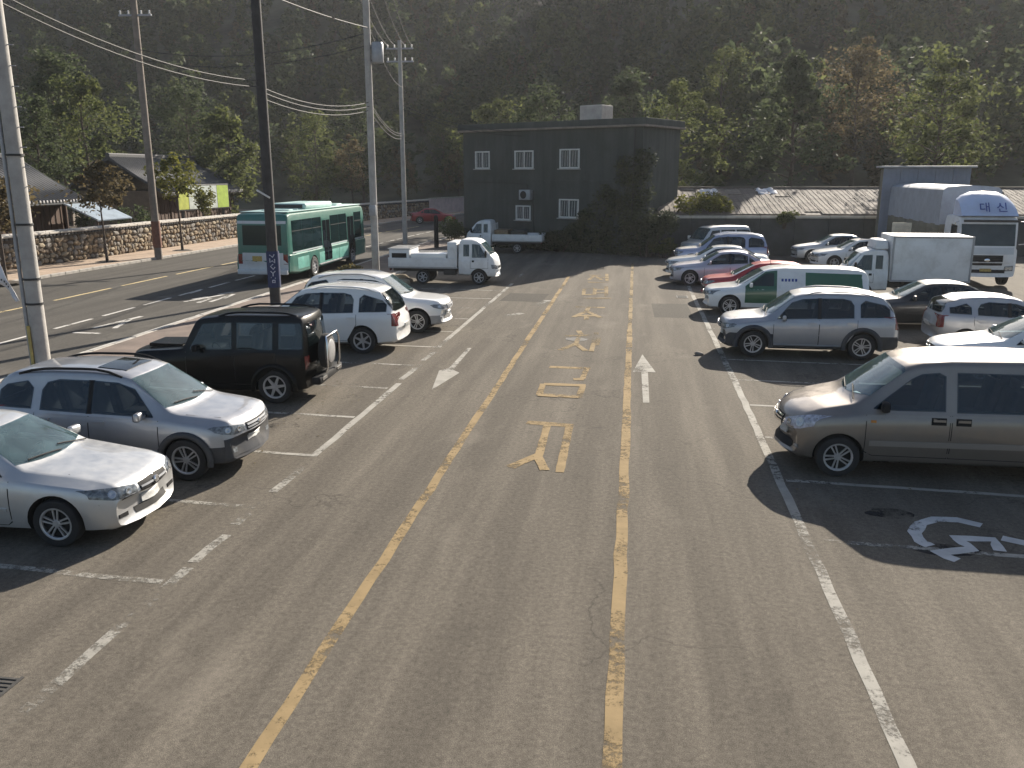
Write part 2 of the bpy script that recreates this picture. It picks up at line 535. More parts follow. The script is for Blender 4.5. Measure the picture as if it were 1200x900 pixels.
YS = [-30, 0, 36, 53, 68, 85, 100, 112, 124, 136, 150]
FARK = [-27.3, -27.15, -27.0, -26.2, -25.2, -23.4, -20.6, -17.0, -11.0, -2.0, 12]
NEARK = [-14.4, -14.4, -14.4, -14.2, -13.6, -11.8, -8.0, -3.5, 3.5, 13, 27]
WALLX = [-31.2, -30.8, -30.3, -29.5, -28.6, -26.6, -23.6, -19.6, -13.2, -3.8, 10.5]


def alongY(xs, y):
    return float(np.interp(y, YS, xs))


yy = [y for y in np.arange(-30, 150.1, 3.0)]
LF = lambda xs, d=0.0: [(alongY(xs, y) + d, y) for y in yy]
road = strip_sheet('road', LF(FARK), LF(NEARK), 0.004, M_ROAD)


def raised(name, L, R, z, material):
    """a slab with real edges between two polylines"""
    n = len(L)
    V = [(x, y, z) for x, y in L] + [(x, y, z) for x, y in R] + [(x, y, -.03) for x, y in L] + [(x, y, -.03) for x, y in R]
    Fs = []
    for i in range(n - 1):
        Fs += [(i, n + i, n + i + 1, i + 1), (i, i + 1, 2 * n + i + 1, 2 * n + i), (n + i, 3 * n + i, 3 * n + i + 1, n + i + 1)]
    Fs += [(0, 2 * n, 3 * n, n), (n - 1, 2 * n - 1, 4 * n - 1, 3 * n - 1)]
    o = pydata(name, V, Fs, material)
    o['kind'] = 'structure'
    return o


pavement = raised('pavement', LF(WALLX), LF(FARK, -.16), .12, M_PAVE)
verge = raised('footpath', [(-14.2, y) for y in range(-30, 61, 3)], [(-11.35, y) for y in range(-30, 61, 3)], .11, M_PAVE_RED)


def kerbstones(name, xs, y0, y1, w, h, parent, step=1.0):
    """single kerb stones along an edge"""
    mb = MB(); mb.box((0, 0, h / 2 - .02), (w, step - .02, h + .04), bevel=.02)
    me = bpy.data.meshes.new('kerb_stone'); mb.bm.to_mesh(me); mb.bm.free(); me.materials.append(M_KERB)
    y = y0
    while y < y1:
        x = xs(y)
        o = bpy.data.objects.new('kerb_stone', me); link(o, parent)
        o.location = (x, y, random.uniform(-.006, .006))
        o.rotation_euler = (0, 0, -math.atan2(xs(y + .5) - xs(y - .5), 1.0) + random.uniform(-.006, .006))
        y += step


kerbstones('kerb', lambda y: alongY(FARK, y) - .08, 24, 110, .16, .135, pavement)
kerbstones('kerb', lambda y: -14.28, 8, 60, .16, .125, verge)
kerbstones('kerb', lambda y: -11.27, 8, 58, .15, .125, verge)

# ---- painted markings: sheets lying 4 mm above the surface they are painted on
ZM = 0.0045
ZR = 0.0085


def ribbon(name, pts, w, material, z=ZM, parent=None, jag=0.0, label=None):
    pts = [Vector((p[0], p[1], 0)) for p in pts]
    V, Fs = [], []
    for i, p in enumerate(pts):
        d = (pts[min(i + 1, len(pts) - 1)] - pts[max(i - 1, 0)]).normalized()
        nrm = Vector((-d.y, d.x, 0))
        ww = w[i] if isinstance(w, (list, tuple)) else w
        ww *= 1 + random.uniform(-jag, jag)
        V += [p + nrm * ww / 2 + Vector((0, 0, z)), p - nrm * ww / 2 + Vector((0, 0, z))]
    for i in range(len(pts) - 1): Fs.append((2 * i, 2 * i + 1, 2 * i + 3, 2 * i + 2))
    o = pydata(name, V, Fs, material, parent or parking_lot)
    if label: o['label'] = label
    return o


def straight(name, a, b, w, material, n=None, jag=.06, wander=.012, **kw):
    a = Vector((a[0], a[1])); b = Vector((b[0], b[1]))
    n = n or max(2, int((b - a).length / 0.5))
    pts = []
    for i in range(n + 1):
        p = a.lerp(b, i / n)
        pts.append((p.x + random.uniform(-wander, wander), p.y + random.uniform(-wander, wander)))
    return ribbon(name, pts, w, material, jag=jag, **kw)


straight('lane_line', (-2.98, 2), (-3.03, 40.2), .145, M_YELP)
straight('lane_line', (-0.03, 2), (-0.07, 26.4), .16, M_YELP)
straight('lane_line', (-0.07, 26.4), (-0.10, 46.5), .13, M_YELW)
straight('bay_line', (2.34, 3), (2.42, 19.0), .14, M_WHITEP)
straight('bay_line', (2.42, 19.0), (2.34, 37.5), .15, M_WHITEP)
# left bay line, worn into pieces
for y0, y1, m_ in ((3.5, 9.0, M_WHITEW), (9.15, 10.0, M_WHITEW), (10.35, 11.15, M_WHITEW), (11.6, 12.9, M_WHITEW), (13.3, 18.6, M_WHITEP), (19.0, 20.6, M_WHITEW), (21.1, 22.2, M_WHITEW), (22.8, 37.2, M_WHITEP), (39.5, 41.5, M_WHITEW)):
    straight('bay_line', (-5.34, y0), (-5.30, y1), .14, m_)
for i in range(12):
    y = 8.6 + 2.38 * i
    wm = M_WHITEP if i in (2, 3, 5, 6) else M_WHITEW
    straight('bay_line', (-5.42, y), (-10.3, y + .25), .11, wm)
for i in range(12):
    y = 10.95 + 2.285 * i
    wm = M_WHITEP if i in (1, 2, 3, 5) else M_WHITEW
    straight('bay_line', (2.50, y), (7.3, y - .30), .11, wm)
straight('bay_line', (7.35, 8), (7.35, 40), .11, M_WHITEW)


def glyph(name, strokes, w, material, label=None, wx=1.0):
    """strokes measured on the ground in the photograph, joined as one painted character"""
    V, Fs = [], []
    for k, st in enumerate(strokes):
        ww = w
        if isinstance(st, tuple): st, ww = st[0], st[1]
        pts = [Vector((*gp(*q), 0)) for q in st]
        fine = []
        for a, b in zip(pts, pts[1:]):
            n = max(2, int((b - a).length / .25))
            fine += [a.lerp(b, i / n) for i in range(n)]
        fine.append(pts[-1])
        base = len(V)
        for i, p in enumerate(fine):
            d = (fine[min(i + 1, len(fine) - 1)] - fine[max(i - 1, 0)]).normalized()
            nrm = Vector((-d.y, d.x, 0))
            h = ww / 2 * random.uniform(.9, 1.1)
            # strokes across the lane are painted longer along it
            h *= 1 + .7 * abs(nrm.y) * wx
            V += [p + nrm * h + Vector((0, 0, ZM + .0011 * k)), p - nrm * h + Vector((0, 0, ZM + .0011 * k))]
        for i in range(len(fine) - 1): Fs.append((base + 2 * i, base + 2 * i + 1, base + 2 * i + 3, base + 2 * i + 2))
    o = pydata(name, V, Fs, material, parking_lot)
    if label: o['label'] = label
    return o


G1 = .14
glyph('painted_letter', [[(617.5, 495), (672.4, 499)], [(667.5, 498.8), (655.8, 553.7)], [(641.5, 498), (631, 536)], [(632, 533), (597, 548)], [(629, 533), (638.5, 551.5)]], G1, M_YELP)
glyph('painted_letter', [[(644, 430), (692, 432)], [(688, 431), (682.5, 444)], [(672, 444.5), (684, 444.5)], [(637, 450.3), (686, 452)], [(636.5, 450), (632, 463)], [(683.5, 452), (678, 466.5)], [(630.5, 463), (681, 465.5)]], G1, M_YELP)
glyph('painted_letter', [[(662.7, 393.8), (695, 392.8)], [(678, 387.5), (681, 392)], [(679.5, 392.7), (674, 404.5)], [(675, 403), (656, 410.5)], [(673.5, 402.5), (686.5, 411.3)], [(699, 390), (693, 412)], [(698, 401), (703, 401.5)], [(702, 394), (699.5, 405)]], G1, M_YELW)
glyph('painted_letter', [[(674.5, 359.6), (709, 360.6)], [(690, 360), (687, 365)], [(687.5, 364.7), (672, 371.7)], [(688, 365.2), (704.7, 372.8)], [(676, 370.3), (701, 370.3)], [(687.5, 369), (687, 375)]], .16, M_YELW)
glyph('painted_letter', [[(684.5, 338), (697, 338)], [(685, 337.5), (683.7, 346)], [(697.5, 338), (696.5, 345)], [(683.7, 345.5), (697, 345)], [(710.5, 335.3), (710.7, 348)], [(699, 339.5), (710, 339.3)], [(699, 343.5), (710, 343.3)], [(682.5, 349.8), (716, 349.6)]], .15, M_YELW)
glyph('painted_letter', [[(690, 322.5), (704, 322.7)], [(697, 322.5), (690, 328)], [(698, 324), (705, 328)], [(711, 321), (711.5, 329.5)], [(704.5, 325.3), (711, 325.3)], [(689, 330.8), (713, 331.3)]], .15, M_YELW)


def flat_poly(name, pix, material, z=ZM, parent=None, label=None):
    P_ = [gp(*p) for p in pix]
    o = sheet(name, P_, z, material, None, parent or parking_lot)
    if label: o['label'] = label
    return o


flat_poly('painted_arrow', [(752.8, 415.5), (741.5, 436), (751.5, 436), (753.5, 472), (761, 472), (759.3, 436), (768.5, 436.5)], M_WHITEP)
flat_poly('painted_arrow', [(552.5, 408), (548, 408), (526, 431.5), (514.5, 434.5), (506, 457), (538.5, 437), (531, 433.5)], M_WHITEP)
# wheelchair mark in the nearest right bay
glyph('wheelchair_mark', [([(1150, 616), (1122, 609.5), (1096, 608.5), (1079, 613.5), (1071.5, 624), (1079, 635), (1090, 640)], .16)], .14, M_FRESH, wx=.3)
glyph('wheelchair_mark', [([(1115, 630.5), (1164, 632.5), (1172, 646)], .15), ([(1122, 632), (1139, 643.5), (1098, 648.5), (1122, 657)], .15), ([(1174, 631), (1215, 640)], .17)], .14, M_FRESH, wx=.3)
# scuffed remains of older paint on the aisle
for pts in (((627, 358), (643, 352)), ((594, 370), (612, 367))):
    a, b = gp(*pts[0]), gp(*pts[1])
    straight('old_paint', a, b, .28, M_WHITEW)

# ---- oil and damp stains where cars stand
M_STAIN = paint_mat('oil_stain', (0.030, 0.030, 0.032), 0.50, 3.5)
def stain(x, y, rx, ry, seed):
    rng = random.Random(seed)
    pts = []
    for i in range(22):
        a = 2 * PI * i / 22
        k = 1 + .35 * mnoise.noise(Vector((math.cos(a) * 1.3, math.sin(a) * 1.3, seed)))
        pts.append((x + math.cos(a) * rx * k, y + math.sin(a) * ry * k))
    sheet('oil_stain', pts, .0022, M_STAIN, None, parking_lot)
for i, (x, y, rx, ry) in enumerate(((3.75, 12.05, .34, .20), (4.1, 10.85, .42, .18), (3.3, 16.4, .3, .3), (-6.6, 15.0, .30, .22))):
    stain(x, y, rx, ry, i + 1)
# repaired patches, cut square and refilled with darker tarmac
M_PATCH = asphalt('patch_asphalt', (0.078, 0.072, 0.064), (0.092, 0.084, 0.072), 0.5, 0.1, cracks=False)
for k, (x, y, w, l, r) in enumerate(((1.35, 30.5, 1.3, 3.2, .02), (-4.2, 33.0, 1.6, 2.2, -.04))):
    c_, s_ = math.cos(r), math.sin(r)
    sheet('repair_patch', [(x + c_ * a * w / 2 - s_ * b * l / 2, y + s_ * a * w / 2 + c_ * b * l / 2) for a, b in ((-1, -1), (1, -1.03), (1.02, 1), (-.98, 1))], .0016, M_PATCH, None, parking_lot)
# grated drain along the kerb side
mb = MB()
for q in range(12): mb.box((0, -.33 + .06 * q, 0), (.40, .028, .03))
for q in (-.20, .20): mb.box((q, 0, 0), (.035, .74, .034))
for x, y in ((-10.6, 14.4), (-10.6, 28.9)):
    pass
gme = bpy.data.meshes.new('drain_grate'); mb.bm.to_mesh(gme); mb.bm.free(); gme.materials.append(mat('cast_iron', (.05, .047, .043), .8, var=.3, vscale=12))
for x, y in ((-5.9, 6.2), (-10.6, 28.9), (1.9, 34.0)):
    o = bpy.data.objects.new('drain_grate', gme); link(o, parking_lot); o.location = (x, y, -.006)
# blown leaves and grit lying about
rng = np.random.default_rng(77)
nl = 520
px_ = np.where(rng.random(nl) < .8, rng.uniform(-10.8, -5.6, nl), rng.uniform(2.5, 7, nl)); py_ = rng.uniform(11, 40, nl)
sz = rng.uniform(.015, .04, nl); an = rng.uniform(0, 6.28, nl)
V, Fs = [], []
for i in range(nl):
    c_, s_ = math.cos(an[i]) * sz[i], math.sin(an[i]) * sz[i]
    b0 = len(V)
    V += [(px_[i] + c_, py_[i] + s_, .008), (px_[i] - s_ * .5, py_[i] + c_ * .5, .016), (px_[i] - c_, py_[i] - s_, .009), (px_[i] + s_ * .5, py_[i] - c_ * .5, .013)]
    Fs.append((b0, b0 + 1, b0 + 2, b0 + 3))
lit = pydata('leaf_litter', V, Fs, M_LEAFB)
lit['kind'] = 'stuff'; lit['label'] = 'dry leaves and grit scattered over the car park'

# ---- road paint
M_RW = paint_mat('road_white', (0.58, 0.56, 0.52), 0.30)
M_RY = paint_mat('road_yellow', (0.62, 0.50, 0.28), 0.30)
y = 12.0
while y < 78:
    x0 = (alongY(FARK, y) + alongY(NEARK, y)) / 2 - 1.15
    x1 = (alongY(FARK, y + 3.1) + alongY(NEARK, y + 3.1)) / 2 - 1.15
    straight('centre_dash', (x0, y), (x1, y + 3.6), .15, M_RY, z=ZR, parent=road)
    y += 4.4
y = 14.0
while y < 78:
    x0 = alongY(NEARK, y) - 3.45
    straight('lane_dash', (x0, y), (alongY(NEARK, y + 2) - 3.45, y + 1.9), .14, M_RW, z=ZR, parent=road)
    y += 2.5
ribbon('edge_line', [(alongY(NEARK, y) - .30, y) for y in np.arange(6, 90, 1.0)], .14, M_RW, z=ZR, parent=road, jag=.1)
for st in ([(86, 390), (118, 391)], [(110, 384.5), (166, 371)], [(134, 385), (152, 374.5)]):
    ribbon('road_arrow', [gp(*q) for q in st], .17, M_RW, z=ZR + .001, parent=road, jag=.1)
for st in ([(222, 344), (234, 340.5)], [(216, 354), (262, 345.5)], [(232, 355), (247, 350)], [(246, 354), (268, 347)], [(256, 345), (274, 342.5)], [(262, 350), (274, 345)], [(225, 351), (243, 348)]):
    ribbon('road_letter', [gp(*q) for q in st], .17, M_RW, z=ZR + .002, parent=road, jag=.1)
# inspection covers
def cover(x, y, r, parent, z):
    mb = MB(); mb.lathe([(0, .004), (r * .86, .004), (r * .88, .0), (r * .92, .0), (r * .94, .005), (r, .004), (r, -.02)], 24)
    o = mb.obj('manhole_cover', mat('cast_iron', (.05, .047, .043), .8, var=.3, vscale=12), parent)
    o.location = (x, y, z)
cover(-1.6, 24.6, .33, parking_lot, .001)
cover(*gp(196, 348), .36, road, .005)

# ---- hill and terrace behind
def smooth01(t):
    t = max(0.0, min(1.0, t))
    return t * t * (3 - 2 * t)


def hill_z(x, y):
    D = -math.sin(YAW) * x + math.cos(YAW) * y
    r = smooth01((x + 4) / 14.0)
    d0 = 100 * (1 - r) + 66 * r
    base = 2.2 * r
    t = max(0.0, D - d0)
    z = base + 54 * smooth01(t / 150.0) * (1 + .18 * mnoise.noise(Vector((x * .012, y * .012, 3)))) + (2.2 * mnoise.noise(Vector((x * .05, y * .05, 0))) if t > 4 else 0)
    return z


nx, ny = 80, 50
V, Fs = [], []
for j in range(ny):
    for i in range(nx):
        D = 52 + 260 * (j / (ny - 1)) ** 1.3
        lx = (-190 + 380 * i / (nx - 1)) * (.5 + D / 200)
        x = lx * math.cos(YAW) - math.sin(YAW) * D
        y = lx * math.sin(YAW) + math.cos(YAW) * D
        V.append((x, y, hill_z(x, y) - (.6 if x < 2.2 or y < 53 else .0) - (2.8 if (x < 2.2 and y < 90) or y < 51.8 else 0)))
for j in range(ny - 1):
    for i in range(nx - 1):
        Fs.append((j * nx + i, j * nx + i + 1, (j + 1) * nx + i + 1, (j + 1) * nx + i))
M_HILL = mat('hill_soil', (0.075, 0.072, 0.042), 0.95, var=0.6, vscale=.15, bump=.6, bscale=.8)
hill = pydata('hill', V, Fs, M_HILL, None, 60)
hill['kind'] = 'structure'

# ------------------------------------------------------------------ trees and shrubs
def leaf_mesh(name, centers, radii, n, size, material, parent, flat=.0, seed=0, droop=0.0, stuff=False):
    """many small leaf faces scattered through ellipsoid clumps"""
    rng = np.random.default_rng(seed)
    C = np.asarray(centers, float); R = np.asarray(radii, float)
    if R.ndim == 1: R = np.repeat(R[:, None], 3, 1)
    idx = rng.integers(0, len(C), n)
    d = rng.normal(size=(n, 3)); d /= np.linalg.norm(d, axis=1)[:, None]
    r = rng.random(n) ** .45
    p = C[idx] + d * R[idx] * r[:, None]
    p[:, 2] -= droop * r ** 2 * R[idx][:, 2]
    u = rng.normal(size=(n, 3)); u[:, 2] *= .6; u /= np.linalg.norm(u, axis=1)[:, None]
    w = rng.normal(size=(n, 3)); w -= u * np.sum(u * w, 1)[:, None]; w /= np.linalg.norm(w, axis=1)[:, None]
    s = size * rng.uniform(.55, 1.35, n)[:, None]
    a = p - u * s * .6; b = p + w * s * .34 + u * s * .05; c = p + u * s * .75; e = p - w * s * .34 + u * s * .05
    Vv = np.stack([a, b, c, e], 1).reshape(-1, 3)
    me = bpy.data.meshes.new(name)
    me.vertices.add(4 * n); me.vertices.foreach_set('co', Vv.ravel())
    me.loops.add(4 * n); me.loops.foreach_set('vertex_index', np.arange(4 * n))
    me.polygons.add(n); me.polygons.foreach_set('loop_start', np.arange(0, 4 * n, 4)); me.polygons.foreach_set('loop_total', np.full(n, 4))
    me.update(calc_edges=True)
    o = mesh_obj(name, me, material, parent)
    return o


def tree(name, label, x, y, z, h, crown_w, material, n=2500, size=.22, trunk=.13, bare=.3, seed=1, group=None, lean=0.0, clumps=16, conic=False, droop=0.0):
    rng = random.Random(seed)
    t = thing(name, label, 'tree', (x, y, z), rng.uniform(0, 6), group)
    mb = MB()
    top = Vector((lean * h * .2, .05 * h * rng.uniform(-1, 1), h * .86))
    pts = [Vector((0, 0, -.1)).lerp(top, k / 5) + Vector((rng.uniform(-1, 1), rng.uniform(-1, 1), 0)) * .012 * h * (k > 0) for k in range(6)]
    mb.tube(pts, [trunk * (1.25 if k == 0 else 1 - .16 * k) for k in range(6)], 8)
    C, R = [], []
    for i in range(clumps):
        f = bare + (1 - bare) * (i + rng.random()) / clumps
        a = i * 2.4 + rng.uniform(-.5, .5)
        g = (f - bare) / (1 - bare)
        env = (1 - g) ** .8 + .08 if conic else math.sin(PI * (.16 + .80 * g)) ** .8
        rad = crown_w / 2 * env * rng.uniform(.45, .85)
        base = pts[0].lerp(top, min(1, f / .86 * .88))
        e = Vector((math.cos(a) * rad, math.sin(a) * rad, h * f + rng.uniform(-.02, .04) * h))
        mb.tube([base, base.lerp(e, .5) + Vector((0, 0, .02 * h)), e], [trunk * .38 * (1.1 - g), trunk * .22, trunk * .07], 5, cap=False)
        C.append(e)
        if rng.random() < .5: C.append(e + Vector((rng.uniform(-1, 1), rng.uniform(-1, 1), rng.uniform(-.6, .8))) * crown_w * .14); R.append((crown_w * .07,) * 3)
        q = crown_w * rng.choice((.08, .12, .17, .22, .30)) * rng.uniform(.8, 1.2) * (.6 + .6 * env)
        R.append((q, q, q * rng.uniform(.55, .85)))
    C.append(top); R.append((crown_w * .16, crown_w * .16, crown_w * .14))
    mb.obj('trunk', M_BARK, t, 60)
    leaf_mesh('crown', C, R, n, size, material, t, seed=seed, droop=droop)
    return t


def shrub(name, label, x, y, z, w, h, material, n=700, size=.14, seed=1, group=None, cat='shrub', d=None):
    rng = random.Random(seed)
    t = thing(name, label, cat, (x, y, z), 0, group)
    d = d or w
    C, R = [], []
    mb = MB()
    for i in range(9):
        a = rng.uniform(0, 2 * PI); q = rng.random() ** .5
        e = Vector((math.cos(a) * q * w * .38, math.sin(a) * q * d * .38, h * rng.uniform(.35, .85)))
        C.append(e); R.append((w * .22, d * .22, h * .26))
        mb.tube([(e.x * .25, e.y * .25, -.05), e * .7, e], [.022, .016, .006], 5, cap=False)
    mb.obj('stem', M_BARK, t)
    leaf_mesh('foliage', C, R, n, size, material, t, seed=seed)
    return t


# far wooded slope: one mass
def wood(name, n, material, seed, hmin, hmax, leaf, per, xr):
    rng = np.random.default_rng(seed)
    C, R = [], []
    k = 0
    while k < n:
        D = 72 + 190 * rng.random() ** .8
        lx = rng.uniform(*xr) * (.45 + D / 190)
        x = lx * math.cos(YAW) - math.sin(YAW) * D
        y = lx * math.sin(YAW) + math.cos(YAW) * D
        z = hill_z(x, y)
        if (x < 4 and z < 1.5) or (x > 0 and D < 78): continue
        h = rng.uniform(hmin, hmax)
        w = h * rng.uniform(.26, .40)
        for q in range(6):
            a = rng.uniform(0, 6.28); g = q / 5
            rr = w * .55 * (1 - g * .6)
            C.append((x + math.cos(a) * rr, y + math.sin(a) * rr, z - .5 + h * (.30 + .66 * g)))
            s = w * .42 * (1.1 - .5 * g)
            R.append((s, s, s * 1.05))
        k += 1
    o = leaf_mesh(name, C, R, n * per, leaf, material, None, seed=seed)
    o['kind'] = 'stuff'
    o['label'] = 'distant wooded slope rising behind the car park'
    return o


wood('wooded_slope', 1500, M_LEAFD, 3, 6, 12, .70, 260, (-120, 120))
wood('wooded_slope', 1500, M_LEAF, 5, 5, 10, .66, 240, (-120, 120))
wood('wooded_slope', 700, M_LEAFB, 9, 3, 8, .62, 200, (-120, 120))

# ------------------------------------------------------------------ rubble wall along the pavement
wall = thing('stone_wall', 'low rubble stone wall with pale coping along the far pavement', 'wall', (-30.3, 36, .12))
def rel(o):  # children keep world-like coordinates under the wall's base
    return (o[0] + 30.3, o[1] - 36, o[2] - .12)
WH = 1.42
ys = [y for y in np.arange(16, 146, 2.0)]
V, Fs = [], []
for y in ys:
    x = alongY(WALLX, y)
    for dx in (0, -.5):
        V += [rel((x + dx, y, .0)), rel((x + dx, y, .12 + WH))]
for i in range(len(ys) - 1):
    a, b = 4 * i, 4 * i + 4
    Fs += [(a, b, b + 1, a + 1), (a + 2, a + 3, b + 3, b + 2), (a + 1, b + 1, b + 3, a + 3)]
Fs += [(0, 1, 3, 2)]
pydata('wall_core', V, Fs, M_MORTAR, wall)
stone_me = []
for k in range(10):
    rng = random.Random(k + 40)
    m = rng.choice((6, 7, 8))
    bm = bmesh.new()
    ang = [2 * PI * (i + rng.uniform(-.25, .25)) / m for i in range(m)]
    out = [(math.cos(a) * .5 * rng.uniform(.86, 1.08), math.sin(a) * .5 * rng.uniform(.86, 1.08)) for a in ang]
    lo = [bm.verts.new((0, p[0], p[1])) for p in out]
    mi = [bm.verts.new((rng.uniform(.55, .75), p[0] * .93, p[1] * .93)) for p in out]
    hi = [bm.verts.new((rng.uniform(.9, 1.1), p[0] * .62, p[1] * .62)) for p in out]
    c = bm.verts.new((1.08, rng.uniform(-.1, .1), rng.uniform(-.1, .1)))
    for i in range(m):
        j = (i + 1) % m
        bm.faces.new((lo[i], lo[j], mi[j], mi[i])); bm.faces.new((mi[i], mi[j], hi[j], hi[i])); bm.faces.new((hi[i], hi[j], c))
    bmesh.ops.recalc_face_normals(bm, faces=bm.faces[:])
    for mm in M_STONE:
        me = bpy.data.meshes.new('stone'); bm.to_mesh(me); me.materials.append(mm); stone_me.append(me)
    bm.free()
slots = []
row_h = .27
for r in range(5):
    y = 17.0 + random.uniform(0, .3)
    while y < 140:
        w = random.choice((.16, .24, .30, .38, .52)) * random.uniform(.85, 1.15)
        yc = y + w / 2
        z = .12 + .14 + r * row_h + random.uniform(-.08, .08)
        slots.append((yc, z, w, row_h * random.uniform(.7, 1.45)))
        y += w + .01
def stone_seen(yc):
    return yc > 29.5 and not (58 < yc < 84)
near = sorted([s for s in slots if stone_seen(s[0])])[:290]
nearset = set(near)
bm = bmesh.new()
for s in slots:
    yc, z, w, hh = s
    x = alongY(WALLX, yc)
    me = random.choice(stone_me)
    rz = -math.atan2(alongY(WALLX, yc + 1) - alongY(WALLX, yc - 1), 2.0)
    Mx = Matrix.Translation(rel((x - .02, yc, z))) @ Matrix.Rotation(rz, 4, 'Z') @ Matrix.Rotation(random.uniform(-.3, .3), 4, 'X') @ Matrix.Diagonal((random.uniform(.07, .13), w * 1.06, hh, 1))
    if s in nearset:
        o = bpy.data.objects.new('stone', me); link(o, wall); o.matrix_local = Mx
    else:
        n0 = len(bm.faces)
        bm.from_mesh(me)
        bm.faces.ensure_lookup_table()
        mi = M_STONE.index(me.materials[0])
        vs = set()
        for f in bm.faces[n0:]:
            f.material_index = mi
            vs.update(f.verts)
        bmesh.ops.transform(bm, matrix=Mx, verts=list(vs))
o = from_bm('stonework', bm, M_STONE, wall, recalc=False)
o['kind'] = 'stuff'
mb = MB(); mb.box((0, 0, .05), (.78, .80, .10), bevel=.02); mb.box((0, 0, .12), (.34, .80, .06), bevel=.02)
cme = bpy.data.meshes.new('coping_stone'); mb.bm.to_mesh(cme); mb.bm.free(); cme.materials.append(M_COPE)
mb = MB()
for k in range(3): mb.box((.0, -.27 + .27 * k, .0), (.70, .19, .12), bevel=.03)
tme = bpy.data.meshes.new('tile_course'); mb.bm.to_mesh(tme); mb.bm.free(); tme.materials.append(M_TILE)
y = 18.0
while y < 138:
    x = alongY(WALLX, y)
    rz = -math.atan2(alongY(WALLX, y + 1) - alongY(WALLX, y - 1), 2.0)
    for nm, me, dz in (('tile_course', tme, WH + .06), ('coping_stone', cme, WH + .125)):
        o = bpy.data.objects.new(nm, me); link(o, wall)
        o.location = rel((x - .25, y, .12 + dz + random.uniform(-.008, .008))); o.rotation_euler = (random.uniform(-.01, .01), random.uniform(-.02, .02), rz)
    y += .83

# ------------------------------------------------------------------ dark building at the end of the car park
A = Vector((-11.4, 57.2)); B = Vector((0.25, 51.0))
U = (B - A).normalized(); Wd = (B - A).length
brz = math.atan2(U.y, U.x)
bld = thing('dark_building', 'dark green rendered building with two white framed windows at the end of the car park', 'building', (A.x, A.y, 0), brz)
BH = 7.3
# window openings measured on the facade
def facade(px, py):
    d = _F + _R * ((px - 600) / 1000.0) - _U * ((py - 450) / 1000.0)
    nrm = Vector((-U.y, U.x, 0))
    k = nrm.dot(Vector((A.x, A.y, 0)) - Vector((0, 0, CAM_H))) / nrm.dot(d)
    p = Vector((0, 0, CAM_H)) + d * k
    return (Vector((p.x, p.y)) - A).dot(U), p.z
wins = []
for (a, b) in (((604.5, 257.5), (622, 241)), ((655, 255), (678.5, 233.5))):
    p0, p1 = facade(*a), facade(*b)
    wins.append((p0[0], p0[1], p1[0], p1[1]))
wins += [(wins[0][0] - .1, 5.0, wins[0][2] + .2, 6.1), (wins[1][0], 5.0, wins[1][2], 6.15), (1.0, 5.0, 2.2, 6.1)]
# facade with real openings: grid of cells minus the windows
xs_ = sorted(set([0, Wd] + [w[0] for w in wins] + [w[2] for w in wins]))
zs_ = sorted(set([0, BH] + [w[1] for w in wins] + [w[3] for w in wins]))
mb = MB()
for i in range(len(xs_) - 1):
    for j in range(len(zs_) - 1):
        cx, cz = (xs_[i] + xs_[i + 1]) / 2, (zs_[j] + zs_[j + 1]) / 2
        if any(w[0] < cx < w[2] and w[1] < cz < w[3] for w in wins): continue
        mb.box((cx, .15, cz), (xs_[i + 1] - xs_[i], .30, zs_[j + 1] - zs_[j]))
mb.box((.15, 2.4, BH / 2), (.30, 4.2, BH)); mb.box((Wd - .15, 2.4, BH / 2), (.30, 4.2, BH)); mb.box((Wd / 2, 4.65, BH / 2), (Wd, .3, BH))
bmesh.ops.remove_doubles(mb.bm, verts=mb.bm.verts[:], dist=.0005)
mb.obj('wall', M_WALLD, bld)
mb = MB(); mb.box((Wd / 2, 2.4, BH + .06), (Wd + .5, 5.3, .12), bevel=.02); rf = mb.obj('roof', M_CONCD, bld)
mb = MB()
for (c_, s_) in (((Wd / 2, -.19, BH + .30), (Wd + .5, .12, .36)), ((-.19, 2.4, BH + .30), (.12, 5.0, .36)), ((Wd + .19, 2.4, BH + .30), (.12, 5.0, .36))): mb.box(c_, s_, bevel=.015)
mb.obj('parapet', M_WALLD, rf)
mb = MB(); mb.box((Wd * .62, 3.2, BH + .12 + .7), (1.6, 1.4, 1.4), bevel=.05); mb.obj('roof_hut', M_CONC, rf)
for (x0, z0, x1, z1) in wins:
    w, h = x1 - x0, z1 - z0
    mb = MB(); t_ = .085
    for c_, s_ in (((x0 + w / 2, .02, z0 + t_ / 2), (w, .12, t_)), ((x0 + w / 2, .02, z1 - t_ / 2), (w, .12, t_)), ((x0 + t_ / 2, .021, (z0 + z1) / 2), (t_, .12, h)), ((x1 - t_ / 2, .021, (z0 + z1) / 2), (t_, .12, h)), ((x0 + w * .5, .03, (z0 + z1) / 2), (.06, .09, h - .1))):
        mb.box(c_, s_, bevel=.006)
    wo = mb.obj('window', M_FRAME, bld, 40)
    for q in (0, 1):
        mb = MB(); mb.box((x0 + w * (.27 + .46 * q), .06, (z0 + z1) / 2), (w * .42, .012, h - .18)); mb.obj('pane', mat('house_glass', (.06, .07, .075), .06, ior=1.5), wo)
    mb = MB()
    for q in range(7): mb.tube([(x0 + w * (.12 + .76 * q / 6), .045, z0 + .12), (x0 + w * (.12 + .76 * q / 6) + .03, .045, z1 - .12)], .028, 6)
    mb.obj('curtain', M_CURT, wo)
    mb = MB(); mb.box((x0 + w / 2, -.06, z0 - .035), (w + .16, .20, .06), bevel=.01); mb.obj('sill', M_CONC, wo)
mb = MB()
mb.tube([(Wd - .5, -.06, .1), (Wd - .5, -.06, BH - .1)], .05, 8)
mb.obj('downpipe', M_DARKM, bld, 60)
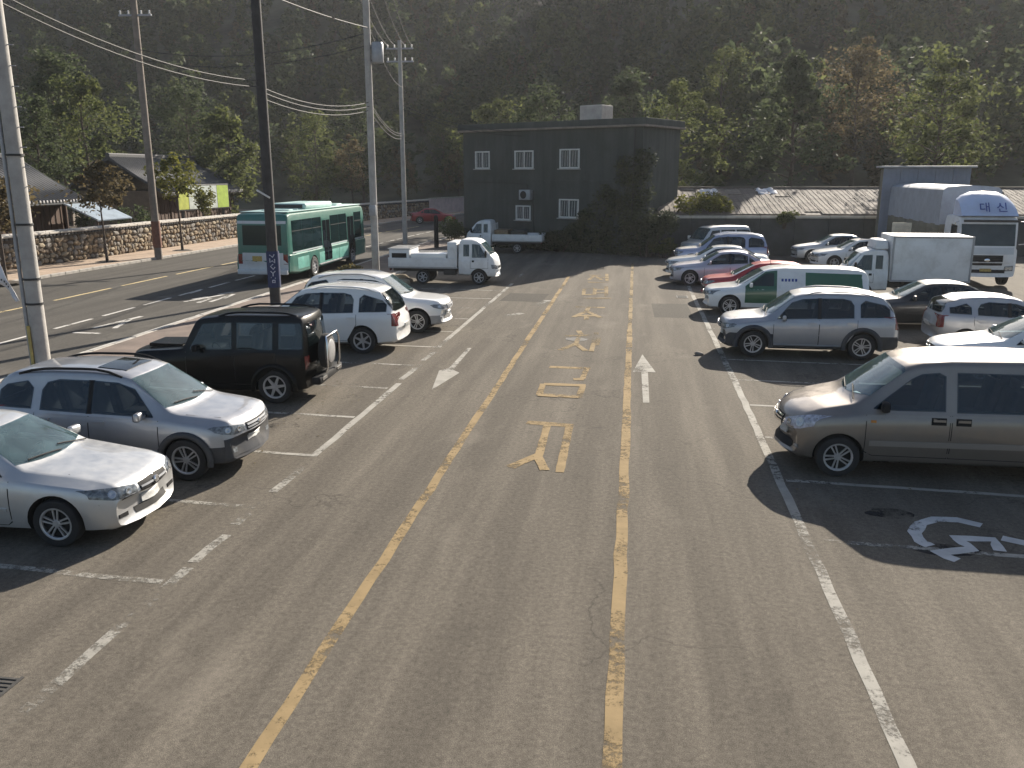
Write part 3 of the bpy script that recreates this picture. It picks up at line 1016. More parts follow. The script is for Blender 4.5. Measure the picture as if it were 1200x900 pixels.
mb = MB(); mb.box((5.2, -.22, 3.4), (.85, .34, .62), bevel=.03); ac = mb.obj('air_conditioner', M_METALG, bld, 40)
mb = MB(); mb.lathe([(0, .012), (.22, .012), (.24, 0)], 18, M=Matrix.Translation((5.12, -.39, 3.4)) @ Matrix.Rotation(PI / 2, 4, 'X')); mb.obj('fan_grille', M_BLACK, ac)
mb = MB(); mb.tube([(.4, -.04, 4.1), (2.4, -.04, 4.15), (5.2, -.05, 4.05), (5.2, -.05, 3.7)], .018, 5); mb.tube([(5.6, -.04, 3.3), (5.75, -.04, .6)], .022, 5); mb.obj('cable', M_CABLE, bld)
mb = MB(); mb.box((Wd / 2, -.02, 4.25), (Wd - .02, .06, .10), bevel=.01); mb.obj('string_course', M_WALLD, bld)
# climbing ivy on the right half of the facade
rng = random.Random(4)
C, R = [], []
for i in range(170):
    q = rng.random()
    x = Wd * (.50 + .55 * q)
    z = rng.random() ** 1.2 * (.9 + 5.2 * smooth01((q - .12) / .8))
    C.append((x, -.10, z)); R.append((.55, .16, .45))
for i in range(30):
    x = rng.uniform(.2, Wd * .5); C.append((x, -.10, rng.uniform(0, .8))); R.append((.5, .2, .4))
iv = leaf_mesh('ivy', C, R, 16000, .13, M_IVY, bld, seed=12)
iv['kind'] = 'stuff'

# ------------------------------------------------------------------ retaining wall and what stands on the terrace
rw = thing('retaining_wall', 'dark concrete retaining wall behind the far right cars, topped with pale coping', 'wall', (1.2, 51.75, 0), math.atan2(3.6, 33))
for k in range(16):
    mb = MB(); mb.box((1.0 + 2.0 * k, 0.0, 1.08), (1.985, .35, 2.16), bevel=.02)
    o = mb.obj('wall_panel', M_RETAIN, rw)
    o.location.y = random.uniform(-.015, .015)
    mb = MB(); mb.box((1.0 + 2.0 * k, 0.0, 2.235), (1.97, .52, .15), bevel=.02)
    mb.obj('coping_stone', M_PALE, rw)
# long low building: its shaded back wall faces the car park, its tan tiled roof rises behind
lb = thing('low_building', 'long low building with tan tiled roof behind the dark wall at the far right', 'building', (1.6, 52.15, 0), math.atan2(3.6, 33))
M_RT = [mat('tan_roof_tile_' + n, c, .85, var=.25, vscale=4, bump=.3, bscale=18) for n, c in (('a', (.155, .125, .10)), ('b', (.125, .10, .08)), ('c', (.185, .152, .122)))]
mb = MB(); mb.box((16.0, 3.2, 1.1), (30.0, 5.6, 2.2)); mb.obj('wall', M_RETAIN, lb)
mb = MB()
mb.quad((-.3, -.35, 2.36), (31.5, -.35, 2.36), (31.5, 5.2, 3.75), (-.3, 5.2, 3.75)); mb.quad((31.5, 8.6, 2.6), (-.3, 8.6, 2.6), (-.3, 5.2, 3.75), (31.5, 5.2, 3.75))
mb.quad((-.3, -.35, 2.36), (31.5, -.35, 2.36), (31.5, -.35, 2.26), (-.3, -.35, 2.26)); mb.quad((-.3, -.35, 2.26), (31.5, -.35, 2.26), (31.5, .2, 2.3), (-.3, .2, 2.3))
lr = mb.obj('roof', M_RT[1], lb)
tm_ = []
for m_ in M_RT:
    mb = MB(); mb.box((0, 0, 0), (.93, .50, .045), bevel=.012)
    for q in (-.30, 0, .30): mb.box((q, 0, .022), (.12, .50, .03), bevel=.012)
    me = bpy.data.meshes.new('roof_tile'); mb.bm.to_mesh(me); mb.bm.free(); me.materials.append(m_); tm_.append(me)
sl_ = math.atan2(1.39, 5.55)
for r in range(12):
    for k in range(25):
        f = (r + .5) / 12
        if random.random() < .03: continue
        o = bpy.data.objects.new('roof_tile', random.choice(tm_)); link(o, lr)
        o.location = (.2 + .95 * k + random.uniform(-.02, .02), -.30 + 5.5 * f, 2.385 + 1.38 * f + random.uniform(0, .025))
        o.rotation_euler = (sl_ + .05 + random.uniform(-.02, .02), random.uniform(-.02, .02), random.uniform(-.03, .03))
mb = MB(); mb.box((15.6, 5.2, 3.80), (31.9, .36, .16), bevel=.04); mb.obj('ridge', M_RT[1], lb)
for i, (px, py, s, lab) in enumerate(((829, 241, .55, 'white sheet lying crumpled on the tan roof, left one above the yellow shrub'), (897, 241, .62, 'white sheet lying crumpled on the tan roof, right one beyond the far silver SUV'))):
    bm = bmesh.new(); bmesh.ops.create_grid(bm, x_segments=12, y_segments=12, size=1)
    for v in bm.verts:
        v.co.z = .16 * mnoise.noise(Vector((v.co.x * 2.2, v.co.y * 2.2, i * 7))) + .10
        v.co.x *= s * (1 + .25 * mnoise.noise(Vector((v.co.y * 2, i, 0)))); v.co.y *= s * .8
    o = from_bm('sheet', bm, M_WHITEB, None, 60)
    x, y = gp(px, py, 2.72); o.location = (x, y, 2.36 + (y - 52.0 - .11 * x) * .25 + .08); o.rotation_euler = (sl_ + .12, 0, .3 * i)
    md = o.modifiers.new('thick', 'SOLIDIFY'); md.thickness = .02
    tag(o, lab, 'sheet', 'white sheets on the tan roof')

shrub('shrub', 'yellow green shrub hanging over the dark wall right of the building', 3.9, 52.6, 1.7, 3.4, 1.9, M_LEAFY, 2600, .15, 3, 'shrubs by the retaining wall', d=1.8)
shrub('shrub', 'dark ivy bush in the corner between building and retaining wall', .6, 50.2, 0, 3.6, 2.7, M_IVY, 4200, .15, 4, 'shrubs by the retaining wall', d=1.6)
shrub('shrub', 'low dark bush at the foot of the building, right of the flatbed truck', -4.6, 53.0, 0, 3.0, 1.3, M_IVY, 2200, .13, 5, 'shrubs by the retaining wall', d=1.2)
shrub('shrub', 'small dark bush hanging over the wall coping above the far silver SUV', 8.6, 52.4, 1.6, 1.8, 1.0, M_LEAF, 900, .13, 6, 'shrubs by the retaining wall', d=1.0)
shrub('shrub', 'dark bush at the wall foot left of the small silver van', 1.6, 49.9, 0, 1.8, 1.1, M_LEAF, 1000, .14, 8, 'shrubs by the retaining wall', d=1.0)

# ------------------------------------------------------------------ grey shed at right
SX, SY = 13.45, 51.0
shed = thing('storage_shed', 'blue grey sheet metal shed standing against the retaining wall behind the lorry', 'shed', (SX, SY, 0), -.04)
SH = 5.0
M_BSHEET = mat('blue_grey_sheet', (.19, .215, .27), .6, var=.12, vscale=2)
for k in range(5):
    mb = MB()
    mb.box((.45 + .90 * k, -.02, SH / 2), (.885, .07, SH), bevel=.012)
    for q in range(3): mb.box((.20 + .25 * q + .90 * k, -.065, SH / 2), (.05, .03, SH - .04))
    mb.obj('wall_sheet', M_BSHEET, shed)
mb = MB(); mb.box((2.25, .36, SH / 2 - .03), (4.46, .66, SH - .08)); mb.obj('wall', M_SHEDLO, shed)
mb = MB(); mb.box((2.25, .30, SH + .06), (4.9, 1.3, .10), bevel=.02); mb.obj('roof', M_METALG, shed)

# ------------------------------------------------------------------ houses behind the rubble wall
def tile_house(label, cx, cy, lx, ly, eave, ridge, over, group, seed):
    """ridge runs along Y; eave on the road side at +X"""
    t = thing('tile_roofed_house', label, 'house', (cx, cy, 0), 0, group)
    mb = MB()
    mb.box((0, 0, eave / 2), (lx - .1, ly - .1, eave)); mb.obj('wall', mat('clay_wall', (.16, .115, .08), .9, var=.25, vscale=2), t)
    n = int(ly / 1.8)
    for k in range(n + 1):
        mb = MB(); mb.box((lx / 2 + .03, -ly / 2 + k * ly / n, eave / 2), (.18, .20, eave)); mb.obj('post', M_WOODB, t)
    for k in range(n):
        mb = MB()
        y0 = -ly / 2 + (k + .5) * ly / n
        mb.box((lx / 2 + .0, y0, eave * .50), (.08, ly / n - .35, eave * .72))
        for q in range(3): mb.box((lx / 2 + .05, y0 + (q - 1) * ly / n * .27, eave * .5), (.05, .05, eave * .72))
        mb.obj('door', M_WOODB, t)
    # roof: two slopes with rows of convex tiles
    sl = []
    for sg in (1, -1):
        e = Vector((sg * (lx / 2 + over), 0, eave - .15)); r = Vector((0, 0, ridge))
        d = r - e
        mb = MB()
        h = ly / 2 + .6
        mb.quad((e.x, -h, e.z), (e.x, h, e.z), (0, h, ridge), (0, -h, ridge)) if sg > 0 else mb.quad((e.x, h, e.z), (e.x, -h, e.z), (0, -h, ridge), (0, h, ridge))
        mb.quad((e.x, -h, e.z - .16), (e.x, h, e.z - .16), (0, h, ridge - .2), (0, -h, ridge - .2))
        for yy_ in (-h, h): mb.quad((e.x, yy_, e.z), (0, yy_, ridge), (0, yy_, ridge - .2), (e.x, yy_, e.z - .16))
        mb.quad((e.x, -h, e.z), (e.x, h, e.z), (e.x, h, e.z - .16), (e.x, -h, e.z - .16))
        rf = mb.obj('roof', M_TILE, t)
        mb = MB(); ends = MB()
        yk = -h + .1
        while yk < h:
            pts = [e.lerp(r, f) + Vector((0, yk, .04 - .10 * math.sin(PI * f))) for f in (0, .25, .5, .75, 1)]
            mb.tube(pts, .085, 6)
            if sg > 0: ends.box((e.x + .02, yk, e.z + .03), (.04, .15, .15), bevel=.02)
            yk += .30
        o = mb.obj('roof_tile', M_TILE, rf, 60); o['kind'] = 'stuff'
        if sg > 0:
            o = ends.obj('tile_end', M_TILEEND, rf); o['kind'] = 'stuff'
    mb = MB(); mb.box((0, 0, ridge + .14), (.34, ly + 1.3, .34), bevel=.08); mb.obj('ridge', M_TILE, t)
    return t


tile_house('old timber house with dark tiled roof behind the stone wall, nearest the left edge', -38.0, 42.5, 6.5, 13.0, 3.25, 5.6, 1.1, 'tile roofed houses', 1)
tile_house('second tiled roof house behind the stone wall, beyond the green billboard', -39.5, 68.0, 6.5, 12.0, 3.4, 5.9, 1.1, 'tile roofed houses', 2)
# lean-to under pale sheeting
lt = thing('lean_to', 'low lean-to with pale blue sheeting behind the stone wall by the street tree', 'shed', (-32.9, 49.2, 0), 0)
mb = MB()
mb.quad((1.3, -1.7, 2.0), (1.3, 1.9, 2.0), (-.9, 1.9, 3.0), (-.9, -1.7, 3.0)); mb.quad((1.3, -1.7, 1.95), (1.3, 1.9, 1.95), (-.9, 1.9, 2.95), (-.9, -1.7, 2.95))
mb.obj('sheeting', M_TARP, lt)
for x, y, h in ((1.2, -1.6, 2.0), (1.2, 1.8, 2.0), (-.8, -1.6, 2.9), (-.8, 1.8, 2.9)):
    mb = MB(); mb.tube([(x, y, 0), (x, y, h)], .05, 6); mb.obj('post', M_WOODB, lt)
mb = MB(); mb.tube([(1.34, -1.75, 2.02), (-.9, -1.75, 3.03)], .05, 6); mb.obj('edge_trim', M_FRAME, lt)

# billboard
bb = thing('billboard', 'wide billboard with white middle and yellow green ends above the stone wall', 'sign', (-33.0, 63.2, 0), PI / 2 - .12)
for x in (-2.6, 2.6):
    mb = MB(); mb.tube([(x, .1, 0), (x, .1, 3.6)], .09, 8); mb.obj('post', M_DARKM, bb)
mb = MB(); mb.box((0, 0, 2.95), (6.6, .14, 1.9), bevel=.02); pn = mb.obj('panel', M_DARKM, bb)
for x0, w, col in ((-2.62, 1.22, (.46, .50, .07)), (-.15, 3.60, (.55, .60, .55)), (2.45, 1.50, (.36, .50, .05))):
    mb = MB(); mb.box((x0, -.078, 2.95), (w, .012, 1.7)); mb.obj('printed_face', mat('billboard_%d' % int(x0 * 10), col, .6, var=.2, vscale=3), pn)
shrub('shrub', 'yellow leafed bush in front of the left end of the billboard', -31.4, 60.0, 1.2, 1.9, 2.5, M_LEAFY, 1000, .17, 21, 'shrubs behind the stone wall')
shrub('shrub', 'dark hedge bush behind the stone wall by the timber house', -33.0, 53.5, 0, 2.6, 2.6, M_LEAFD, 1500, .17, 22, 'shrubs behind the stone wall')
shrub('shrub', 'dark bush behind the stone wall at the left edge of the photo', -32.7, 35.2, 0, 2.0, 2.2, M_LEAFD, 1000, .15, 23, 'shrubs behind the stone wall')

# pale wall and planting at the far end of the road
pw = thing('roadside_wall', 'pale pink rendered wall at the far bend of the road beyond the red sedan', 'wall', (-23.55, 98.0, .12), 1.287)
for k in range(5):
    mb = MB(); mb.box((1.25 + 2.5 * k, 0, .85), (2.48, .2, 1.7), bevel=.02); mb.obj('wall_panel', mat('pink_render', (.58, .47, .45), .9, var=.15, vscale=1.5), pw)
mb = MB(); mb.box((6.25, 0, 1.76), (12.6, .30, .12), bevel=.02); mb.obj('coping', M_PALE, pw)
shrub('hedge', 'dark clipped hedge by the road in front of the cab of the flatbed truck', -12.9, 60.5, 0, 2.6, 1.6, M_LEAFD, 1800, .14, 31, None, 'hedge')
for i, (x, y) in enumerate(((-27.5, 101), (-23, 112), (-31, 93))):
    tree('roadside_tree', ('young bare looking tree on the bend, middle one by the far wall', 'young tree on the far bend, nearest the pink wall', 'young tree on the far pavement seen just over the bus roof')[i], x, y, 0, 6.5 + i, 4.2, M_LEAFB, 3200, .17, .11, .35, 60 + i, 'roadside trees on the far bend')

# ------------------------------------------------------------------ street trees, larger trees
def pit(x, y, z, parent):
    mb = MB(); mb.lathe([(0, .02), (.35, .05), (.62, .0), (.62, -.05)], 18)
    o = mb.obj('tree_pit', mat('pit_soil', (.045, .035, .025), .95, var=.3, vscale=9), parent); o.location = (0, 0, .0)

for i, (px, py, h, mm, lab) in enumerate(((126, 306.5, 5.0, M_LEAFB, 'slim street tree with drooping bronze leaves on the far pavement, left of the brown pole'),
                                       (214, 293.5, 5.6, M_LEAFY, 'slim street tree with yellow green leaves on the far pavement, right of the brown pole'),
                                       (7, 331, 4.6, M_LEAFB, 'slim street tree on the far pavement at the left edge'))):
    x, y = gp(px, py, .12)
    t = tree('street_tree', lab, x, y, .12, h, 3.2, mm, 2200, .17, .075, .60, 80 + i, 'street trees on the far pavement', droop=.5)
    pit(x, y, .12, t)

big = [(-41, 56, 9.5, 6.5, M_LEAFD), (-46, 48, 11, 8, M_LEAFD), (-37, 76, 10, 6, M_LEAF), (-45, 84, 13, 9, M_LEAFD), (-35, 92, 11, 7, M_LEAF), (-44, 66, 12.5, 7, M_LEAF), (-52, 74, 15, 9, M_LEAFD), (-34, 106, 13, 8, M_LEAFD), (-26, 118, 12, 8, M_LEAF), (-16, 116, 13, 9, M_LEAFD),
       (-49, 38, 10, 7.5, M_LEAF), (-8, 74, 11, 8, M_LEAFD), (3.0, 68, 10, 7, M_LEAF), (-14, 90, 12, 8, M_LEAF), (12, 72, 11, 8, M_LEAFD), (21, 66, 10, 7, M_LEAF), (28, 60, 11, 8, M_LEAFD), (36, 64, 12, 9, M_LEAF), (-1, 84, 13, 9, M_LEAFD), (19, 82, 12, 8.5, M_LEAFB), (8, 88, 12, 8, M_LEAF)]
plab = ['behind the old timber house', 'left of the old timber house ridge', 'behind the second tiled house', 'far behind the second tiled house', 'over the far pavement beyond the bus', 'between the two tiled houses', 'at the back of the left grove', 'at the far bend, left one', 'at the far bend, middle one', 'at the far bend, right one', 'at the left edge behind the timber house',
        'behind the dark building, left end', 'behind the dark building, right end', 'far behind the flatbed truck', 'behind the tan tiled roof, middle', 'behind the tan tiled roof, left of the blue grey shed', 'behind the blue grey shed', 'behind the lorry at the right edge', 'on the slope above the dark building', 'on the slope above the tan roof, bronze leaved', 'on the slope between dark building and tan roof']
for i, (x, y, h, w, mm) in enumerate(big):
    z = max(0, hill_z(x, y)) if y > 60 and x > -20 else 0
    kind = 'dark evergreen' if mm is M_LEAFD else ('bronze leaved' if mm is M_LEAFB else 'mid green')
    tree('evergreen_tree' if mm is M_LEAFD else 'broadleaf_tree', '%s tree %s' % (kind, plab[i].replace(', bronze leaved', '')), x, y, z, h, w, mm, 7000 + 300 * (i % 7), (.17, .22, .28, .20)[i % 4], .20, .14 + .03 * (i % 4), 200 + i, 'trees behind the car park', clumps=22 + 5 * (i % 4), conic=(mm is M_LEAFD and i % 2 == 0))

# ------------------------------------------------------------------ vehicles
def lin(pts, s):
    if s <= pts[0][0]: return pts[0][1]
    for (a, va), (b, vb) in zip(pts, pts[1:]):
        if s <= b:
            return va + (vb - va) * (s - a) / max(1e-9, b - a)
    return pts[-1][1]


def sm(pts, s, k=0.05):
    L = pts[-1][0]
    k = min(k, max(0.0, s - pts[0][0]), max(0.0, L - s))
    return sum(w * lin(pts, s + d * k) for d, w in ((-1, .1), (-.5, .25), (0, .3), (.5, .25), (1, .1)))


def wheel_meshes(key, R, width, spokes, rimc, style=0):
    """tyre and rim meshes, axis along local Y, outer face towards -Y"""
    if key in WHEELS: return WHEELS[key]
    X = Matrix.Rotation(PI / 2, 4, 'X')
    b = MB()
    w = width / 2
    rr = R * 0.66
    b.lathe([(rr, -w * .9), (R * .86, -w), (R * .96, -w * .9), (R, -w * .62), (R, w * .62), (R * .96, w * .9), (R * .86, w), (rr, w * .9)], 28, M=X, closed=True)
    bmesh.ops.recalc_face_normals(b.bm, faces=b.bm.faces[:])
    tm = bpy.data.meshes.new('tyre')
    b.bm.to_mesh(tm); b.bm.free()
    tm.materials.append(M_RUBBER)
    tm.shade_smooth(); tm.set_sharp_from_angle(angle=math.radians(40))
    b = MB()
    # rim lip, spokes, hub (outer side at +w on the lathe axis -> -Y after rotation)
    b.lathe([(rr * .90, w * .55), (rr * .90, w * .84), (rr * .95, w * .93), (rr * 1.03, w * .94), (rr * 1.03, w * .5)], 28, M=X, closed=True)
    b.lathe([(0, w * .80), (rr * .20, w * .80), (rr * .25, w * .70), (rr * .25, w * .3), (0, w * .3)], 16, M=X)
    for k in range(spokes):
        a = 2 * PI * k / spokes
        Mk = X @ Matrix.Rotation(a, 4, 'Z')
        if style == 0:
            b.prism([(rr * .15, -rr * .14), (rr * .93, -rr * .085), (rr * .93, rr * .085), (rr * .15, rr * .14)], w * .55, w * .76, M=Mk)
        else:
            for sgn in (-1, 1):
                b.prism([(rr * .15, sgn * rr * .03), (rr * .93, sgn * rr * .10), (rr * .93, sgn * rr * .21), (rr * .15, sgn * rr * .13)][::1 if sgn > 0 else -1], w * .55, w * .76, M=Mk)
    bmesh.ops.recalc_face_normals(b.bm, faces=b.bm.faces[:])
    rm = bpy.data.meshes.new('rim')
    b.bm.to_mesh(rm); b.bm.free()
    rm.materials.append(rimc)
    rm.shade_smooth(); rm.set_sharp_from_angle(angle=math.radians(30))
    b = MB()
    b.lathe([(0, w * .35), (rr * 1.0, w * .35), (rr * 1.0, -w * .8), (0, -w * .8)], 20, M=X)
    bmesh.ops.recalc_face_normals(b.bm, faces=b.bm.faces[:])
    dm = bpy.data.meshes.new('brake_disc')
    b.bm.to_mesh(dm); b.bm.free()
    dm.materials.append(M_WELL)
    WHEELS[key] = (tm, rm, dm)
    return WHEELS[key]


WHEELS = {}
CARS = []


def add_wheel(root, x, y, R, key, width=0.21, spokes=5, rimc=None, style=0, steer=0.0):
    tm, rm, dm = wheel_meshes(key, R, width, spokes, rimc or M_ALLOY, style)
    w = bpy.data.objects.new('wheel', None)
    link(w, root)
    w.location = (x, y, R)
    w.rotation_euler = (0, 0, (0 if y < 0 else PI) + steer)
    w.empty_display_size = 0.1
    for n, me in (('tyre', tm), ('rim', rm), ('brake_disc', dm)):
        o = bpy.data.objects.new(n, me)
        link(o, w)
        o.rotation_euler = (0, random.uniform(0, 6), 0)
    return w


def outward(bm):
    """turn every closed island the right way out"""
    todo = set(bm.faces)
    while todo:
        st = [todo.pop()]
        isl = list(st)
        while st:
            f = st.pop()
            for e in f.edges:
                for g in e.link_faces:
                    if g in todo:
                        todo.discard(g); st.append(g); isl.append(g)
        vol = 0.0
        for f in isl:
            v = [q.co for q in f.verts]
            for k in range(1, len(v) - 1): vol += v[0].dot(v[k].cross(v[k + 1]))
        if vol < 0: bmesh.ops.reverse_faces(bm, faces=isl)


class Car:
    def __init__(self, name, label, cat, spec, nose, yc, heading, yaw=0.0, group=None):
        """nose: world X of the nose (centre line), yc: world Y of the centre line, heading +1 faces +X, -1 faces -X"""
        S = self.S = spec
        self.L = S['top'][-1][0]
        hx = self.L / 2
        rz = (0 if heading > 0 else PI) + yaw
        cx = nose - math.cos(rz) * hx
        cy = yc - math.sin(rz) * hx * 0
        self.root = thing(name, label, cat, (cx, cy, S.get('zbase', 0.0)), rz, group)
        self.build_body()

    def sect(self, s):
        S = self.S
        w = sm(S['w'], s)
        zt = sm(S['top'], s, S.get('k', .05))
        zb = sm(S['bot'], s, .03)
        zt = max(zt, zb + .12)
        belt = min(sm(S['belt'], s), zt - .03)
        belt = max(belt, zb + .08)
        wr = min(sm(S['wr'], s), .93 * w)
        zm = S.get('clad', zb + (belt - zb) * .5)
        zm = min(max(zm, zb + (belt - zb) * .3), zb + (belt - zb) * .75)
        er = S.get('er', .80)
        h = zt - belt
        P = (.945 * w, belt)
        E = (wr, belt + h * er)
        tk = S.get('tuck', 1.0)
        pts = [(0, zb), (.55 * w, zb), (.86 * w, zb + .005), (w * (1 - .05 * tk), zb + (zm - zb) * .15), (w * (1 - .018 * tk), zb + (zm - zb) * .45), (w, zm),
               (w * (1 - .004), zm + (belt - zm) * .45), (w * (1 - .02 * tk), zm + (belt - zm) * .85), P]
        for t in (.06, .33, .66):
            pts.append((P[0] + (E[0] - P[0]) * t, P[1] + (E[1] - P[1]) * t))
        e2 = 1 - er
        pts += [E, (wr * .975, belt + h * (er + e2 * .5)), (wr * .91, belt + h * (er + e2 * .78)), (wr * .70, belt + h * (er + e2 * .93)), (wr * .35, zt - h * .004), (0, zt)]
        return pts, w

    def stations(self):
        L = self.L
        s = set([0, .02, .05, .09, .14, .2, .27, L, L - .02, L - .05, L - .09, L - .14, L - .2, L - .27])
        x = .35
        while x < L - .3:
            s.add(round(x, 3)); x += .085
        for p, _ in self.S['top']: s.add(round(p, 3))
        out = []
        for v in sorted(s):
            if not out or v - out[-1] > .012: out.append(v)
        return out

    def build_body(self):
        S = self.S
        L = self.L
        bm = bmesh.new()
        rings = []
        for s in self.stations():
            pts, w = self.sect(s)
            b = sm(S['bow'], s)
            half = [(L / 2 - (s + b * (abs(y) / max(w, .01)) ** 2 * (w / S['hw']) ** 2), y, z) for y, z in pts]
            ring = [bm.verts.new(p) for p in half]
            ring += [bm.verts.new((p[0], -p[1], p[2])) for p in half[-2:0:-1]]
            rings.append(ring)
        n = len(rings[0])
        M = len(pts)
        for a, c in zip(rings, rings[1:]):
            for k in range(n):
                f = bm.faces.new((a[k], a[(k + 1) % n], c[(k + 1) % n], c[k]))
                kk = k if k < M - 1 else n - 1 - k
                if 'clad' in S and kk < 5: f.material_index = 1
        for ring, rev in ((rings[0], False), (rings[-1], True)):
            c = bm.verts.new(sum((v.co for v in ring), Vector()) / n)
            if 'clad' in S: c.co.z = ring[5].co.z
            for k in range(n):
                kk = k if k < M - 1 else n - 1 - k
                q = (ring[k], c, ring[(k + 1) % n])
                f = bm.faces.new(q if not rev else q[::-1])
                if 'clad' in S and kk < 5: f.material_index = 1
        bmesh.ops.recalc_face_normals(bm, faces=bm.faces[:])
        outward(bm)
        bm.normal_update()
        self.bvh = BVHTree.FromBMesh(bm)
        me = bpy.data.meshes.new('body')
        bm.to_mesh(me)
        bm.free()
        # wheel wells
        cb = MB()
        for sx in S['wheels']:
            for sg in (-1, 1):
                ra = S['R'] * S.get('arch', 1.17)
                cb.lathe([(ra, -.19), (ra, .19)], 30, M=Matrix.Translation((L / 2 - sx, sg * (S['hw'] - .10 + .02), S['R'] + .01)) @ Matrix.Rotation(PI / 2, 4, 'X'))
        bmesh.ops.recalc_face_normals(cb.bm, faces=cb.bm.faces[:])
        for f in cb.bm.faces: f.material_index = 2
        cme = bpy.data.meshes.new('cut')
        cb.bm.to_mesh(cme); cb.bm.free()
        mats = [S['paint'], S.get('cladm', M_CLAD), M_WELL]
        for m_ in mats + [M_INTER]: me.materials.append(m_); cme.materials.append(m_)
        ob = bpy.data.objects.new('tmp_body', me); COL.objects.link(ob)
        oc = bpy.data.objects.new('tmp_cut', cme); COL.objects.link(oc)
        md = ob.modifiers.new('b', 'BOOLEAN'); md.operation = 'DIFFERENCE'; md.object = oc; md.solver = 'MANIFOLD'
        dg = bpy.context.evaluated_depsgraph_get()
        res = bpy.data.meshes.new_from_object(ob.evaluated_get(dg))
        for o in (ob, oc): bpy.data.objects.remove(o)
        bpy.data.meshes.remove(me); bpy.data.meshes.remove(cme)
        self.res, self.mats, self.cuts = res, mats + [M_INTER], []
        CARS.append(self)
        k = S.get('wheelkey', 'suv')
        for sx in S['wheels']:
            for sg in (-1, 1):
                add_wheel(self.root, L / 2 - sx, sg * (S['hw'] - .115 - S.get('winset', 0)), S['R'], S['wheelkey'], S.get('ww', .21), S.get('spokes', 5), S.get('rimc'), S.get('wstyle', 0))

    def boolean(self, me, cutter, own=False):
        for m_ in self.mats: cutter.materials.append(m_)
        ob = bpy.data.objects.new('tmp_body', me); COL.objects.link(ob)
        oc = bpy.data.objects.new('tmp_cut', cutter); COL.objects.link(oc)
        md = ob.modifiers.new('b', 'BOOLEAN'); md.operation = 'DIFFERENCE'; md.object = oc; md.solver = 'MANIFOLD'
        out = bpy.data.meshes.new_from_object(ob.evaluated_get(bpy.context.evaluated_depsgraph_get()))
        for o in (ob, oc): bpy.data.objects.remove(o)
        bpy.data.meshes.remove(cutter)
        if len(out.polygons) < .6 * len(me.polygons):
            print('boolean failed', self.root.name)
            bpy.data.meshes.remove(out)
            return me
        return out

    def finalize(self):
        """cut the cabin and its window openings out of the shell, then part the cladding from the body"""
        S, L, res = self.S, self.L, self.res
        if S.get('cab') and self.cuts:
            s0, s1, fl = S['cab']
            bm = bmesh.new()
            rings = []
            n = int((s1 - s0) / .12)
            for i in range(n + 1):
                s = s0 + (s1 - s0) * i / n
                _, w = self.sect(s)
                zt = sm(S['top'], s, S.get('k', .05)); belt = min(sm(S['belt'], s), zt - .03); wr = min(sm(S['wr'], s), .93 * w)
                top = max(zt - .07, fl + .06)
                bc = min(max(belt - .02, fl + .04), top - .02)
                zw = min(max(S['R'] * 2.3, fl + .02), bc - .01)
                yl = S['hw'] - .37
                yb = max(w * .945 - .085, yl); yE = max(min(wr - .08, yb), .2)
                zE = min(max(belt + (zt - belt) * .8, bc + .005), top - .01)
                half = [(0, fl), (yl, fl), (yl, zw), (yb, bc), (yE, zE), (yE * .82, top), (0, top)]
                b = sm(S['bow'], s)
                pts = [(L / 2 - (s + b * (abs(y) / S['hw']) ** 2), y, z) for y, z in half]
                ring = [bm.verts.new(p) for p in pts] + [bm.verts.new((p[0], -p[1], p[2])) for p in pts[-2:0:-1]]
                rings.append(ring)
            for a, c in zip(rings, rings[1:]):
                m = len(a)
                for k in range(m): bm.faces.new((a[k], a[(k + 1) % m], c[(k + 1) % m], c[k]))
            bm.faces.new(rings[0]); bm.faces.new(rings[-1])
            bmesh.ops.recalc_face_normals(bm, faces=bm.faces[:])
            outward(bm)
            for f in bm.faces: f.material_index = 3
            cm = bpy.data.meshes.new('cut'); bm.to_mesh(cm); bm.free()
            res = self.boolean(res, cm)
            for side in sorted(set(q for q, g in self.cuts)):
                bm = bmesh.new()
                for grid in [g for q, g in self.cuts if q == side]:
                    A = [[bm.verts.new(p[0]) for p in col] for col in grid]
                    B = [[bm.verts.new(p[1]) for p in col] for col in grid]
                    na, nb = len(A), len(A[0])
                    for i in range(na - 1):
                        for j in range(nb - 1):
                            bm.faces.new((A[i][j], A[i + 1][j], A[i + 1][j + 1], A[i][j + 1]))
                            bm.faces.new((B[i][j], B[i][j + 1], B[i + 1][j + 1], B[i + 1][j]))
                    border = [(i, 0) for i in range(na)] + [(na - 1, j) for j in range(1, nb)] + [(i, nb - 1) for i in range(na - 2, -1, -1)] + [(0, j) for j in range(nb - 2, 0, -1)]
                    for k in range(len(border)):
                        (i, j), (i2, j2) = border[k], border[(k + 1) % len(border)]
                        bm.faces.new((A[i][j], B[i][j], B[i2][j2], A[i2][j2]))
                bmesh.ops.remove_doubles(bm, verts=bm.verts[:], dist=1e-5)
                bmesh.ops.recalc_face_normals(bm, faces=bm.faces[:])
                outward(bm)
                for f in bm.faces: f.material_index = 3
                cm = bpy.data.meshes.new('cut'); bm.to_mesh(cm); bm.free()
                res = self.boolean(res, cm)
            self.cabin_fittings()
        groups = [('body', (0, 2, 3)), ('lower_cladding', (1,))] if 'clad' in S else [('body', (0, 1, 2, 3))]
        for nm, ids in groups:
            b2 = bmesh.new(); b2.from_mesh(res)
            kill = [f for f in b2.faces if f.material_index not in ids]
            bmesh.ops.delete(b2, geom=kill, context='FACES')
            m2 = bpy.data.meshes.new(nm)
            b2.to_mesh(m2); b2.free()
            for m_ in self.mats: m2.materials.append(m_)
            mesh_obj(nm, m2, self.mats, self.root, 38)

